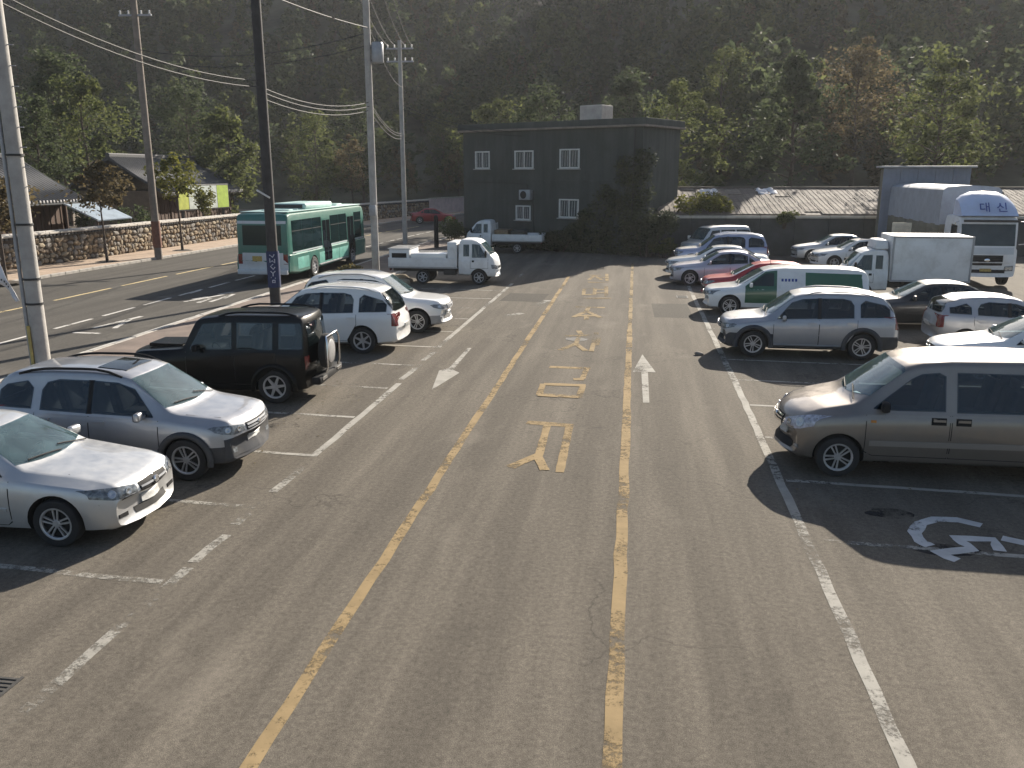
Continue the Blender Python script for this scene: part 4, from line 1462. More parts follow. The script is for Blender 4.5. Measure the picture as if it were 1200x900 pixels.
    def cabin_fittings(self):
        S, L = self.S, self.L
        s0, s1, fl = S['cab']
        hw = S['hw']
        roof = max(z for _, z in S['top'])
        back = min(roof - fl - .35, .66)
        key = ('seat', round(back, 2))
        if key not in WHEELS:
            b = MB()
            b.box((.02, 0, .20), (.52, .50, .16), bevel=.05)
            b.box((0, 0, 0), (.13, .48, back), bevel=.05, M=Matrix.Translation((-.26, 0, .22 + back / 2)) @ Matrix.Rotation(-.22, 4, 'Y'))
            b.box((-.26 - back * .13, 0, .28 + back), (.10, .26, .17), bevel=.04)
            b.box((.02, 0, .06), (.44, .40, .14))
            me = bpy.data.meshes.new('seat'); b.bm.to_mesh(me); b.bm.free()
            me.materials.append(S.get('seatm', M_SEAT)); me.shade_smooth(); me.set_sharp_from_angle(angle=math.radians(40))
            WHEELS[key] = me
        me = WHEELS[key]
        fr = S.get('front_seat', s0 + (1.18 if roof > 1.55 else .98))
        rows = [fr, fr + .92]
        if s1 - fr > 2.6: rows.append(fr + 1.85)
        for k, s in enumerate(rows):
            if s + .35 > s1: break
            for y in (-.36, .36):
                o = bpy.data.objects.new('seat', me); link(o, self.root); o.location = (L / 2 - s, y * hw / .91, fl + .01)
                if k and roof < 1.6: o.scale = (.9, 1, .80)
        zb = lin(S['belt'], s0 + .3)
        b = MB(); b.box((L / 2 - s0 - .26, 0, zb - .17), (.40, hw * 1.42, .20), bevel=.05); b.obj('dashboard', M_DASH, self.root, 40)
        b = MB(); b.lathe([(.17, -.014), (.188, 0), (.17, .014), (.155, 0)], 18, M=Matrix.Translation((L / 2 - s0 - .58, .36 * hw / .91, zb - .06)) @ Matrix.Rotation(-1.15, 4, 'Y'), closed=True)
        b.tube([(L / 2 - s0 - .58, .36 * hw / .91 - .16, zb - .06), (L / 2 - s0 - .58, .36 * hw / .91 + .16, zb - .06)], .02, 6)
        b.obj('steering_wheel', M_BLACK, self.root, 50)

    def hit(self, proj, a, v):
        L = self.L
        if proj in 'LR':
            sg = 1 if proj == 'L' else -1
            o, d = Vector((L / 2 - a, sg * 4, v)), Vector((0, -sg, 0))
        elif proj == 'F': o, d = Vector((L / 2 + 3, a, v)), Vector((-1, 0, 0))
        elif proj == 'B': o, d = Vector((-L / 2 - 3, a, v)), Vector((1, 0, 0))
        else: o, d = Vector((L / 2 - v, a, 6)), Vector((0, 0, -1))
        h, nrm, _, _ = self.bvh.ray_cast(o, d)
        if h is None:
            h, nrm, _, _ = self.bvh.find_nearest(o + d * 3.4)
        if nrm.dot(d) > 0: nrm = -nrm
        return h, nrm

    def panel(self, name, proj, lo, hi, material, parent=None, off=.006, nu=12, nv=5, thick=.02, smooth=50):
        a0 = max(lo[0][0], hi[0][0]); a1 = min(lo[-1][0], hi[-1][0])
        A = sorted(set([round(a0 + (a1 - a0) * i / nu, 4) for i in range(nu + 1)] + [round(p[0], 4) for p in lo + hi if a0 <= p[0] <= a1]))
        bm = bmesh.new()
        grid, under = [], []
        for a in A:
            l, h = lin(lo, a), lin(hi, a)
            r1, r2 = [], []
            for j in range(nv + 1):
                p, nrm = self.hit(proj, a, l + (h - l) * j / nv)
                r1.append(bm.verts.new(p + nrm * off))
                r2.append(p - nrm * thick)
            grid.append(r1); under.append(r2)
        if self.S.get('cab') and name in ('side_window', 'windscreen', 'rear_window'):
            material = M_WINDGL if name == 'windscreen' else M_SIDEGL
            mg, cutg = .016, []
            dd = {'L': Vector((0, -1, 0)), 'R': Vector((0, 1, 0)), 'F': Vector((-1, 0, 0)), 'B': Vector((1, 0, 0)), 'T': Vector((0, 0, -1))}[proj]
            for a in A:
                aa = a0 + mg + (a - a0) * (a1 - a0 - 2 * mg) / (a1 - a0)
                l, h = lin(lo, aa), lin(hi, aa)
                m_ = min(mg, (h - l) * .2)
                l, h = l + m_, h - m_
                col = []
                for j in range(nv + 1):
                    p, _ = self.hit(proj, aa, l + (h - l) * j / nv)
                    col.append((p - dd * .06, p + dd * .20))
                cutg.append(col)
            self.cuts.append((proj, cutg))
        nA = len(A)
        for i in range(nA - 1):
            for j in range(nv):
                bm.faces.new((grid[i][j], grid[i + 1][j], grid[i + 1][j + 1], grid[i][j + 1]))
        border = [(i, 0) for i in range(nA)] + [(nA - 1, j) for j in range(1, nv + 1)] + [(i, nv) for i in range(nA - 2, -1, -1)] + [(0, j) for j in range(nv - 1, 0, -1)]
        low = [bm.verts.new(under[i][j]) for i, j in border]
        m = len(border)
        for k in range(m):
            i, j = border[k]; i2, j2 = border[(k + 1) % m]
            bm.faces.new((grid[i][j], low[k], low[(k + 1) % m], grid[i2][j2]))
        bmesh.ops.remove_doubles(bm, verts=bm.verts[:], dist=1e-5)
        bmesh.ops.recalc_face_normals(bm, faces=bm.faces[:])
        # make sure the face points outwards
        c = sum((f.normal * f.calc_area() for f in bm.faces), Vector())
        return from_bm(name, bm, material, parent or self.root, smooth, recalc=False)

    def both(self, name, lo, hi, material, parent=None, **kw):
        return [self.panel(name, p, lo, hi, material, parent, **kw) for p in 'RL']

    def sym(self, name, proj, lo, hi, material, **kw):
        """a panel and its mirror image across the centre line (front, back, top)"""
        m = lambda c: [(-a, v) for a, v in c][::-1]
        return [self.panel(name, proj, lo, hi, material, **kw), self.panel(name, proj, m(lo), m(hi), material, **kw)]

    def lamp(self, name, proj, lo, hi, material=None, bulbs=2):
        for o, sgn in zip(self.sym(name, proj, lo, hi, material or M_LAMP, off=.008), (1, -1)):
            if bulbs:
                a0, a1 = lo[0][0], lo[-1][0]
                for i in range(bulbs):
                    a = a0 + (a1 - a0) * (i + .7) / (bulbs + .4)
                    v = (lin(lo, a) + lin(hi, a)) / 2
                    r = max(.02, (lin(hi, a) - lin(lo, a)) * .36)
                    p, nrm = self.hit(proj, sgn * a, v)
                    q = nrm.to_track_quat('Z', 'Y').to_matrix().to_4x4()
                    b = MB()
                    b.lathe([(0, .010), (r * .45, .012), (r * .8, .016), (r, .014), (r, 0)], 14, M=Matrix.Translation(p) @ q)
                    b.obj('lamp_bulb', M_REFL, o, 40)

    def door(self, s0, s1, z0, z1, rear_notch=None, front_notch=None, handle=True, paint=None):
        """door skins on both sides, with a dark shut line and a handle"""
        S = self.S
        for p in 'RL':
            lo = [(s0, z0), (s1, z0)]
            if rear_notch: lo = [(s0, z0), (rear_notch[0], z0), (s1, rear_notch[1])]
            if front_notch: lo = [(s0, front_notch[1]), (front_notch[0], z0), (s1, z0)]
            hi = [(s0, z1(s0)), (s1, z1(s1))]
            g = .012
            lo2 = [(lo[0][0] - g, lo[0][1] - g)] + [(a, v - g) for a, v in lo[1:-1]] + [(lo[-1][0] + g, lo[-1][1] - g)]
            hi2 = [(s0 - g, hi[0][1]), (s1 + g, hi[1][1])]
            d = self.panel('door', p, lo, hi, paint or S['paint'], off=.005, nu=10, nv=6, thick=.004)
            self.panel('door_seal', p, lo2, hi2, M_SEAL, d, off=.002, nu=10, nv=6, thick=.004)
            if handle:
                sh = s1 - .16
                zh = z1(sh) - .085
                self.panel('handle', p, [(sh - .10, zh - .016), (sh + .10, zh - .016)], [(sh - .10, zh + .016), (sh + .10, zh + .016)], S.get('handlem', S['paint']), d, off=.032, nu=4, nv=2, thick=.0)

    def mirror(self, s, z, size=(.10, .20, .14), m=None):
        for sg, p in ((-1, 'R'), (1, 'L')):
            h, nrm = self.hit(p, s, z)
            b = MB()
            b.box((h.x + .02, h.y + sg * (size[1] / 2 + .05), h.z + .03), size, rz=-sg * .15, bevel=.035, seg=3)
            b.box((h.x + .02, h.y + sg * .04, h.z), (.07, .12, .05), bevel=.01)
            o = b.obj('wing_mirror', m or self.S['paint'], self.root, 40)
            g = MB()
            g.box((h.x + .02 - size[0] / 2 - .002, h.y + sg * (size[1] / 2 + .055), h.z + .03), (.01, size[1] * .82, size[2] * .8), rz=-sg * .15, bevel=.003)
            g.obj('mirror_glass', M_GLASS, o)

    def strip(self, name, proj, pts, h, material, **kw):
        lo = [(a, v - h / 2) for a, v in pts]; hi = [(a, v + h / 2) for a, v in pts]
        return self.panel(name, proj, lo, hi, material, nv=1, nu=8, **kw)

    def box_at(self, name, proj, a, v, size, material, lift=0.0, bevel=.01):
        p, nrm = self.hit(proj, a, v)
        b = MB(); b.box(p + nrm * lift, size, bevel=bevel)
        return b.obj(name, material, self.root, 40)

    def rails(self, s0, s1, y, z=None, r=.022, m=None):
        for sg in (-1, 1):
            pts = []
            for i in range(9):
                t = i / 8
                s = s0 + (s1 - s0) * t
                h, _ = self.hit('T', sg * y, s)
                pts.append((h.x, h.y, h.z + .06 * min(1, 6 * t, 6 * (1 - t)) - .005))
            MB().tube(pts, r, 8).obj('roof_rail', m or M_BLACK, self.root, 50)

    def wipers(self, s, y0=.55):
        for y, dy in ((-.05, .55), (-.62, .50)):
            pts = []
            for i in range(6):
                h, n = self.hit('T', -(y + dy * i / 5), s - .02 + .10 * i / 5)
                pts.append(h + n * .022)
            MB().tube(pts, .010, 5).obj('wiper', M_BLACK, self.root)

    def plate(self, proj, z, m=None, w=.44, h=.11):
        return self.panel('number_plate', proj, [(-w / 2, z - h / 2), (w / 2, z - h / 2)], [(-w / 2, z + h / 2), (w / 2, z + h / 2)], m or M_PLATE, off=.025, nu=4, nv=2, thick=.0)

    def grille(self, lo, hi, slats=3, material=None, slatm=None, proj='F'):
        g = self.panel('grille', proj, lo, hi, material or M_BLACK, off=.006)
        for k in range(slats):
            t = (k + .7) / (slats + .4)
            pts = [(a, lin(lo, a) + (lin(hi, a) - lin(lo, a)) * t) for a in [lo[0][0] * .96 + (lo[-1][0] - lo[0][0]) * .96 * i / 6 for i in range(7)]]
            self.panel('grille_slat', proj, [(a, v - .013) for a, v in pts], [(a, v + .013) for a, v in pts], slatm or M_CHROME, g, off=.022, nu=6, nv=1, thick=.0)
        return g

    def badge(self, proj, a, v, r=.055):
        p, nrm = self.hit(proj, a, v)
        q = nrm.to_track_quat('Z', 'Y').to_matrix().to_4x4()
        MB().lathe([(0, .03), (r * .8, .03), (r, .02), (r, 0)], 16, M=Matrix.Translation(p) @ q @ Matrix.Scale(.65, 4, (0, 1, 0))).obj('badge', M_CHROME, self.root, 40)

    def windscreen(self, s0, s1, yb, yt, bow=.16, material=None):
        """s0 cowl, s1 top edge; yb, yt half widths at bottom and top"""
        n = 9
        lo = []
        for i in range(n):
            y = -yb + 2 * yb * i / (n - 1)
            lo.append((y, s0 + bow * (y / yb) ** 2))
        hi = []
        for i in range(n):
            y = -yt + 2 * yt * i / (n - 1)
            hi.append((y, s1 + .05 * (y / yt) ** 2))
        hi = [(-yb, s0 + bow + .01)] + hi + [(yb, s0 + bow + .01)]
        w = self.panel('windscreen', 'T', lo, hi, material or M_GLASSW, off=.004, nu=18, nv=7, thick=.01)
        return w

    def side_windows(self, wins, m=None, off=.005):
        for lo, hi in wins:
            self.both('side_window', lo, hi, m or M_GLASS, off=off, nu=12, nv=4, thick=.012)

    def arches(self, m, w=.055, r=None):
        S = self.S
        for sx in S['wheels']:
            for sg in (-1, 1):
                b = MB()
                ra = (r or S['R'] * S.get('arch', 1.17))
                pts = []
                for i in range(19):
                    t = PI * (-.06 + 1.12 * i / 18)
                    pts.append((self.L / 2 - sx + math.cos(t) * (ra + w * .4), sg * (S['hw'] - .005), S['R'] + math.sin(t) * (ra + w * .4)))
                b.tube(pts, w, 8)
                b.obj('wheel_arch', m, self.root, 50)


def P(*v): return list(v)


def suv(name, label, spec, nose, yc, heading, yaw=0.0, group=None, front=True, rear=True, cat='car'):
    c = Car(name, label, cat, spec, nose, yc, heading, yaw, group)
    return c


# ---- foreground silver sedan
def sedan_spec(L=4.75, W=1.83, H=1.45, paint=None, wb=2.73, fo=.92, R=.325, **kw):
    k = L / 4.75
    hz = H / 1.45
    T = [(0, .62), (.02, .70), (.06, .765), (.14, .805), (.30, .84), (.6, .885), (1.0, .935), (1.32, .975), (1.60, 1.12), (2.12, 1.385), (2.35, 1.43), (2.75, 1.45), (3.1, 1.44), (3.40, 1.395), (3.70, 1.26), (4.05, 1.09), (4.22, 1.055), (4.58, 1.03), (4.70, .93), (4.75, .74)]
    hw = W / 2
    d = dict(top=[(s * k, z * hz) for s, z in T],
             bot=[(0, .24), (.1, .20), (.6, .19), (L - .6, .2), (L - .1, .26), (L, .30)],
             belt=[(0, .60), (.1, .72), (.4, .79), (1.2, .87), (2.4, .925), (3.8, .97), (L, .95)],
             w=[(0, hw * .80), (.08, hw * .88), (.3, hw * .955), (.8, hw * .99), (1.4, hw), (3.4, hw), (L - .5, hw * .96), (L - .1, hw * .90), (L, hw * .82)],
             wr=[(0, hw * .70), (1.25 * k, hw * .80), (1.6 * k, hw * .77), (2.15 * k, hw * .655), (2.9 * k, hw * .665), (3.45 * k, hw * .645), (4.1 * k, hw * .75), (L, hw * .75)],
             bow=[(0, .26), (.5, .16), (1.25 * k, .17), (2.1 * k, .08), (2.7, 0), (3.4, -.06), (4.1 * k, -.10), (L - .3, -.12), (L, -.20)],
             hw=hw, wheels=(fo, fo + wb), R=R, paint=paint or M_SILVER, wheelkey='sedan', spokes=5, wstyle=1, ww=.20, k=.06, cab=(1.42 * k, 4.0 * k, .34))
    d.update(kw)
    return d


def dress_sedan(c, sunroof=False):
    S = c.S; L = c.L; k = L / 4.75; hw = S['hw']
    b = lambda s: lin(S['belt'], s) - .012
    zt = lambda s: sm(S['top'], s, .06)
    c.windscreen(1.36 * k, 2.10 * k, hw * .74, hw * .60)
    n = 9; yb, yt = hw * .68, hw * .58
    lo = [(-yb, 3.42 * k + .30)] + [(-yt + 2 * yt * i / 8, 3.42 * k - .03 * ((i - 4) / 4) ** 2) for i in range(9)] + [(yb, 3.42 * k + .30)]
    hi = [(-yb + 2 * yb * i / 8, 4.08 * k - .10 * ((i - 4) / 4) ** 2) for i in range(9)]
    c.panel('rear_window', 'T', lo, hi, M_GLASS, off=.004, nu=14, nv=5, thick=.01)
    f0, f1, r1, q1 = 1.62 * k, 2.62 * k, 3.42 * k, 3.72 * k
    up = lambda s: zt(s) - .10
    c.side_windows([
        ([(f0, b(f0) + .035), (f1 - .03, b(f1) + .035)], [(f0, b(f0) + .045), (1.9 * k, up(1.9 * k) - .05), (2.25 * k, up(2.25 * k)), (f1 - .03, up(f1))]),
        ([(f1 + .04, b(f1) + .035), (r1 - .02, b(r1) + .05)], [(f1 + .04, up(f1)), (3.1 * k, up(3.1 * k)), (r1 - .02, up(r1) - .03)]),
        ([(r1 + .03, b(r1) + .06), (q1, b(q1) + .08)], [(r1 + .03, up(r1) - .05), (q1, b(q1) + .12)])])
    c.both('pillar_trim', [(f1 - .045, b(f1) + .03), (f1 + .055, b(f1) + .03)], [(f1 - .045, up(f1) + .005), (f1 + .055, up(f1) + .005)], M_BLACK, off=.0035, nu=2, nv=5, thick=.004)
    c.door(1.52 * k, f1, .29, lambda s: b(s), front_notch=(1.58 * k, .34))
    c.door(f1 + .02, 3.50 * k, .29, lambda s: b(s), rear_notch=(3.15 * k, .74))
    for p in 'RL':
        c.strip('door_moulding', p, [(1.55 * k, .50), (3.1 * k, .52)], .045, S['paint'], off=.018)
    z0 = .60
    lo = [(hw * .42, .615), (hw * .62, .605), (hw * .80, .62), (hw * .93, .67)]
    hi = [(hw * .42, .725), (hw * .62, .755), (hw * .80, .77), (hw * .93, .775)]
    c.lamp('headlamp', 'F', lo, hi)
    c.grille([(-hw * .36, .60), (0, .58), (hw * .36, .60)], [(-hw * .39, .725), (0, .745), (hw * .39, .725)], 1, slatm=M_METALG)
    c.badge('F', 0, .67, .065)
    c.strip('bumper_seam', 'F', [(-hw * .9, .585), (hw * .9, .585)], .014, M_SEAL, off=.002)
    c.panel('lower_grille', 'F', [(-hw * .45, .32), (hw * .45, .32)], [(-hw * .42, .40), (hw * .42, .40)], M_BLACK, off=.006)
    c.sym('fog_lamp', 'F', [(hw * .56, .34), (hw * .76, .355)], [(hw * .56, .395), (hw * .76, .405)], M_BLACK, off=.01, nu=4, nv=2)
    c.plate('F', .46)
    c.lamp('tail_lamp', 'B', [(hw * .48, .74), (hw * .86, .76)], [(hw * .48, .90), (hw * .84, .92)], M_TAIL, 0)
    c.plate('B', .66)
    c.mirror(1.78 * k, .985)
    c.wipers(1.40 * k)
    # bonnet shut lines and bumper shut line
    for sg in (-1, 1):
        c.strip('bonnet_seam', 'T', [(sg * hw * .66 - .006, .5), (sg * hw * .66 + .006, .5)], .70, M_SEAL, off=.002)


# ---- SUVs
def suv_spec(L=4.4, W=1.82, H=1.68, paint=None, wb=2.63, fo=.88, R=.35, hood=1.06, cowl=1.05, wt=1.78, rake=.30, belt0=.98, **kw):
    """cowl, wt: where the windscreen starts and ends; rake: how far the tailgate leans"""
    hw = W / 2
    f = hood / 1.06
    T = [(0, .70 * f), (.02, .82 * f), (.05, .90 * f), (.12, .955 * f), (.25, .985 * f), (.55, 1.02 * f), (cowl - .12, hood), (cowl, hood + .03), (wt, H - .10), (wt + .25, H - .035), (wt + .7, H), (L - rake - .9, H), (L - rake - .25, H - .045), (L - rake - .06, H - .12), (L - rake * .45, 1.32), (L - .10, 1.04), (L - .03, .92), (L, .70)]
    d = dict(top=T, bot=[(0, .32), (.08, .26), (.5, .24), (L - .5, .26), (L - .08, .30), (L, .36)],
             belt=[(0, .66 * f), (.1, .84 * f), (.5, .92 * f), (cowl, belt0 - .03), (L * .55, belt0 + .02), (L, belt0 + .08)],
             w=[(0, hw * .82), (.06, hw * .90), (.25, hw * .965), (.7, hw * .995), (1.2, hw), (L - .6, hw), (L - .15, hw * .955), (L - .04, hw * .92), (L, hw * .86)],
             wr=[(0, hw * .74), (cowl, hw * .84), (wt, hw * .70), (wt + .6, hw * .715), (L - .6, hw * .69), (L - rake * .5, hw * .74), (L, hw * .78)],
             bow=[(0, .26), (.45, .14), (cowl, .15), (wt, .07), (L * .55, 0), (L - .6, -.03), (L, -.14)],
             hw=hw, wheels=(fo, fo + wb), R=R, paint=paint or M_SILVER, wheelkey='suv', spokes=5, ww=.22, k=.05, arch=1.16, cab=(cowl + .10, L - .30, min(.55, H - 1.12)))
    d.update(kw)
    return d


def dress_suv(c, cowl, wt, dB, dC, dD, rear='wrap', tail='tall', grille_slats=2, rails=None, handle=None, spoiler=True, win=M_GLASS, door_z=.36, plateb=.70, mould=None, pillar=M_BLACK, headlow=.73):
    S = c.S; L = c.L; hw = S['hw']
    b = lambda s: lin(S['belt'], s) - .012
    up = lambda s: sm(S['top'], s, .05) - .15
    c.windscreen(cowl + .05, wt - .02, hw * .78, hw * .64, bow=.14)
    f0 = cowl + .34
    c.side_windows([
        ([(f0, b(f0) + .035), (dB - .03, b(dB) + .035)], [(f0, b(f0) + .05), (wt - .06, up(wt) - .02), (wt + .22, up(wt + .3)), (dB - .03, up(dB))]),
        ([(dB + .04, b(dB) + .035), (dC - .02, b(dC) + .04)], [(dB + .04, up(dB)), (dC - .30, up(dC - .3)), (dC - .10, up(dC) - .04), (dC - .02, up(dC) - .16)])], win)
    c.both('pillar_trim', [(dB - .045, b(dB) + .03), (dB + .055, b(dB) + .03)], [(dB - .045, up(dB) + .005), (dB + .055, up(dB) + .005)], pillar, off=.0035, nu=2, nv=5, thick=.004)
    q0, q1 = dC + .13, dD
    if q1 - q0 > .2:
        c.side_windows([([(q0, b(q0) + .05), (q1, b(q1) + .05)], [(q0, up(q0) - .12), (q0 + .12, up(q0) - .02), (q1 - .12, up(q1 - .12) - .02), (q1 - .01, min(up(q1), b(q1) + .30)), (q1, min(up(q1), b(q1) + .28))])], win)
    c.door(cowl + .26, dB, door_z, b, front_notch=(cowl + .34, door_z + .04))
    wr_ = S['wheels'][1] - S['R'] * 1.2
    c.door(dB + .02, dC + .06, door_z, b, rear_notch=(min(wr_, dC), .80) if wr_ < dC + .05 else None)
    # tailgate glass
    zr0, zr1 = lin(S['belt'], L) + .02, S['top'][13][1] - .02
    zr1 = max(zr1, zr0 + .3)
    c.panel('rear_window', 'B', [(-hw * .76, zr0 + .03), (-hw * .6, zr0), (hw * .6, zr0), (hw * .76, zr0 + .03)], [(-hw * .76, zr0 + .16), (-hw * .66, zr1), (hw * .66, zr1), (hw * .76, zr0 + .16)], M_GLASS, off=.006, nu=14, nv=6, thick=.012)
    c.lamp('headlamp', 'F', [(hw * .46, headlow), (hw * .72, headlow - .01), (hw * .88, headlow + .03), (hw * .93, headlow + .07)], [(hw * .46, headlow + .10), (hw * .72, headlow + .14), (hw * .88, headlow + .15), (hw * .93, headlow + .13)])
    c.grille([(-hw * .40, headlow - .01), (hw * .40, headlow - .01)], [(-hw * .42, headlow + .11), (hw * .42, headlow + .11)], grille_slats, slatm=M_METALG)
    c.badge('F', 0, headlow + .05, .06)
    c.panel('lower_grille', 'F', [(-hw * .5, .40), (hw * .5, .40)], [(-hw * .46, .50), (hw * .46, .50)], M_BLACK, off=.008)
    c.sym('fog_lamp', 'F', [(hw * .62, .42), (hw * .76, .43)], [(hw * .62, .50), (hw * .76, .50)], M_LAMP, off=.012, nu=4, nv=2)
    c.plate('F', .56)
    c.plate('B', plateb)
    z2 = lin(S['belt'], L)
    if tail == 'tall':
        c.lamp('tail_lamp', 'B', [(hw * .78, z2 - .30), (hw * .93, z2 - .28)], [(hw * .76, z2 + .05), (hw * .90, z2 + .05)], M_TAIL, 0)
        for p in 'RL':
            c.panel('tail_lamp', p, [(L - .26, z2 - .26), (L - .10, z2 - .30)], [(L - .22, z2 + .02), (L - .12, z2 + .03)], M_TAIL, off=.007, nu=4, nv=4)
    else:
        c.lamp('tail_lamp', 'B', [(hw * .72, z2 - .36), (hw * .93, z2 - .34)], [(hw * .72, z2 - .02), (hw * .92, z2 - .02)], M_TAIL, 0)
        for p in 'RL':
            c.panel('tail_lamp', p, [(L - .24, z2 - .34), (L - .10, z2 - .36)], [(L - .22, z2 - .06), (L - .10, z2 - .02)], M_TAIL, off=.007, nu=4, nv=4)
    c.mirror(cowl + .52, b(cowl + .5) + .05)
    c.wipers(cowl + .08)
    if rails: c.rails(*rails)
    if mould:
        for p in 'RL': c.strip('door_moulding', p, [(cowl + .28, mould[0]), (dC - .1, mould[0] + .02)], mould[1], mould[2], off=.016)
    for sg in (-1, 1):
        c.strip('bonnet_seam', 'T', [(sg * hw * .76 - .006, cowl * .5), (sg * hw * .76 + .006, cowl * .5)], cowl * .75, M_SEAL, off=.002)


# ---------- left row
c = Car('silver_sedan', 'silver sedan parked nearest the camera at the left edge, nose towards the lane', 'car', sedan_spec(paint=M_SILVER), -6.38, 10.16, 1, 0.03, 'cars in the left row')
dress_sedan(c)

sp = suv_spec(L=4.35, W=1.82, H=1.69, paint=M_SILVER2, wb=2.63, fo=.86, R=.345, hood=1.05, cowl=1.02, wt=1.78, rake=.30, belt0=1.0, clad=.56, wheelkey='suv_a', wstyle=1)
c = Car('silver_suv', 'silver SUV with dark lower cladding and sunroof beside the silver sedan', 'car', sp, -6.02, 12.72, 1, 0.02, 'cars in the left row')
dress_suv(c, 1.02, 1.78, 2.42, 3.28, 4.0, rails=(1.95, 3.7, .60))
c.arches(M_CLAD, .05)
c.panel('front_bumper', 'F', [(-.80, .36), (.80, .36)], [(-.80, .67), (-.5, .70), (.5, .70), (.80, .67)], M_CLAD, off=.009, nu=40, nv=12, thick=.004)
c.panel('sunroof', 'T', [(-.38, 2.0), (.38, 2.0)], [(-.38, 2.48), (.38, 2.48)], M_GLASS, off=.012, nu=6, nv=4)

sp = suv_spec(L=4.10, W=1.70, H=1.86, paint=M_BLACKP, wb=2.55, fo=.75, R=.365, hood=1.12, cowl=1.22, wt=1.60, rake=.10, belt0=1.10, wheelkey='suv_b', wstyle=0, spokes=6, er=.90)
sp['top'] = [(0, .72), (.02, .92), (.06, 1.02), (.25, 1.07), (.7, 1.10), (1.15, 1.13), (1.22, 1.15), (1.58, 1.72), (1.70, 1.79), (2.0, 1.82), (2.5, 1.86), (3.75, 1.86), (3.94, 1.83), (4.02, 1.74), (4.07, 1.12), (4.09, .85), (4.10, .70)]
sp['wr'] = [(0, .72), (1.2, .76), (1.6, .68), (3.95, .68), (4.10, .74)]
sp['w'] = [(0, .76), (.1, .81), (.6, .85), (3.85, .85), (4.02, .83), (4.10, .80)]
for kk_ in ('bot', 'belt', 'bow'): sp[kk_] = [(min(a, 4.10) if i < len(sp[kk_]) - 1 else 4.10, v) for i, (a, v) in enumerate(sp[kk_])]
c = Car('black_suv', 'boxy black off-roader with spare wheel on its tailgate, rear to the lane', 'car', sp, -6.62 - 4.10, 17.25, -1, 0.05, 'cars in the left row')
b_ = lambda s: 1.085
c.windscreen(1.27, 1.58, .66, .60, bow=.05)
c.side_windows([([(1.50, 1.13), (2.42, 1.14)], [(1.50, 1.16), (1.78, 1.66), (2.0, 1.68), (2.42, 1.70)]),
                ([(2.52, 1.14), (3.30, 1.14)], [(2.52, 1.70), (3.30, 1.70)]),
                ([(3.42, 1.16), (3.93, 1.16)], [(3.42, 1.70), (3.88, 1.70), (3.93, 1.64)])])
c.door(1.42, 2.46, .42, b_)
c.door(2.48, 3.36, .42, b_, rear_notch=(2.84, .80))
c.panel('rear_window', 'B', [(-.62, 1.18), (.62, 1.18)], [(-.58, 1.68), (.58, 1.68)], M_GLASS, nu=8, nv=5)
c.lamp('tail_lamp', 'B', [(.62, .74), (.78, .74)], [(.62, 1.02), (.78, 1.02)], M_TAIL, 0)
c.lamp('headlamp', 'F', [(.44, .74), (.70, .74)], [(.44, .92), (.70, .92)], None, 1)
c.grille([(-.40, .72), (.40, .72)], [(-.40, .92), (.40, .92)], 3)
c.plate('B', .82, w=.36, h=.16)
c.arches(M_BLACKP, .06)
c.mirror(1.72, 1.16, m=M_BLACK)
c.rails(2.1, 3.8, .60, m=M_BLACKP)
b2 = MB(); b2.box((-2.05 - .09, 0, .50), (.20, 1.60, .17), bevel=.04); bp = b2.obj('rear_bumper', M_BLACK, c.root, 40)
b2 = MB(); b2.box((-2.05 - .195, -.52, .52), (.02, .30, .06)); b2.box((-2.05 - .195, .52, .52), (.02, .30, .06)); b2.obj('bumper_trim', M_CHROME, bp)
X = Matrix.Translation((-2.05 - .11, .10, 1.02)) @ Matrix.Rotation(-PI / 2, 4, 'Y')
b2 = MB(); b2.lathe([(0, -.08), (.30, -.08), (.36, -.05), (.375, 0), (.365, .09), (.31, .12), (0, .125)], 26, M=X)
o = b2.obj('spare_wheel', M_RUBBER, c.root, 35)
b2 = MB(); b2.lathe([(0, .137), (.10, .137), (.24, .130), (.27, .11)], 20, M=X); b2.obj('spare_wheel_rim', M_ALLOY, o, 35)
b2 = MB()
b2.tube([(-2.05 - .22, -.34, .62), (-2.05 - .27, -.34, .75), (-2.05 - .27, -.34, 1.25), (-2.05 - .24, -.30, 1.38), (-2.05 - .24, .46, 1.38), (-2.05 - .27, .50, 1.25), (-2.05 - .27, .50, .75), (-2.05 - .22, .50, .62)], .022, 8)
b2.obj('spare_wheel_guard', M_CHROME, c.root, 50)
b2 = MB()
b2.prism([(.70, -.42), (1.45, -.36), (1.45, .36), (.70, .42)], 0, .07, M=Matrix.Translation((.20, 0, 1.095)))
b2.obj('bonnet_scoop', M_BLACKP, c.root, 40)

sp = suv_spec(L=4.66, W=1.86, H=1.76, paint=M_WHITE, wb=2.76, fo=.88, R=.36, hood=1.08, cowl=1.12, wt=1.86, rake=.46, belt0=1.03, wheelkey='suv_b', spokes=6)
c = Car('white_suv', 'white SUV backed up behind the black off-roader, red tail lamps to the lane', 'car', sp, -6.15 - 4.66, 22.55, -1, 0.03, 'cars in the left row')
dress_suv(c, 1.12, 1.86, 2.50, 3.42, 4.30, tail='low', rails=(2.2, 4.0, .62, None, .02, M_WHITE))

sp = suv_spec(L=4.70, W=1.87, H=1.74, paint=M_WHITE, wb=2.82, fo=.86, R=.36, hood=1.06, cowl=1.20, wt=1.98, rake=.36, belt0=1.02, clad=.55, cladm=M_METALG, wheelkey='suv_a', wstyle=1)
c = Car('white_suv', 'white SUV with grey lower body, nose to the lane beyond the other white SUV', 'car', sp, -5.58, 25.75, 1, 0.0, 'cars in the left row')
dress_suv(c, 1.20, 1.98, 2.62, 3.50, 4.34, grille_slats=3, rails=(2.2, 4.0, .64, None, .02, M_METALG))

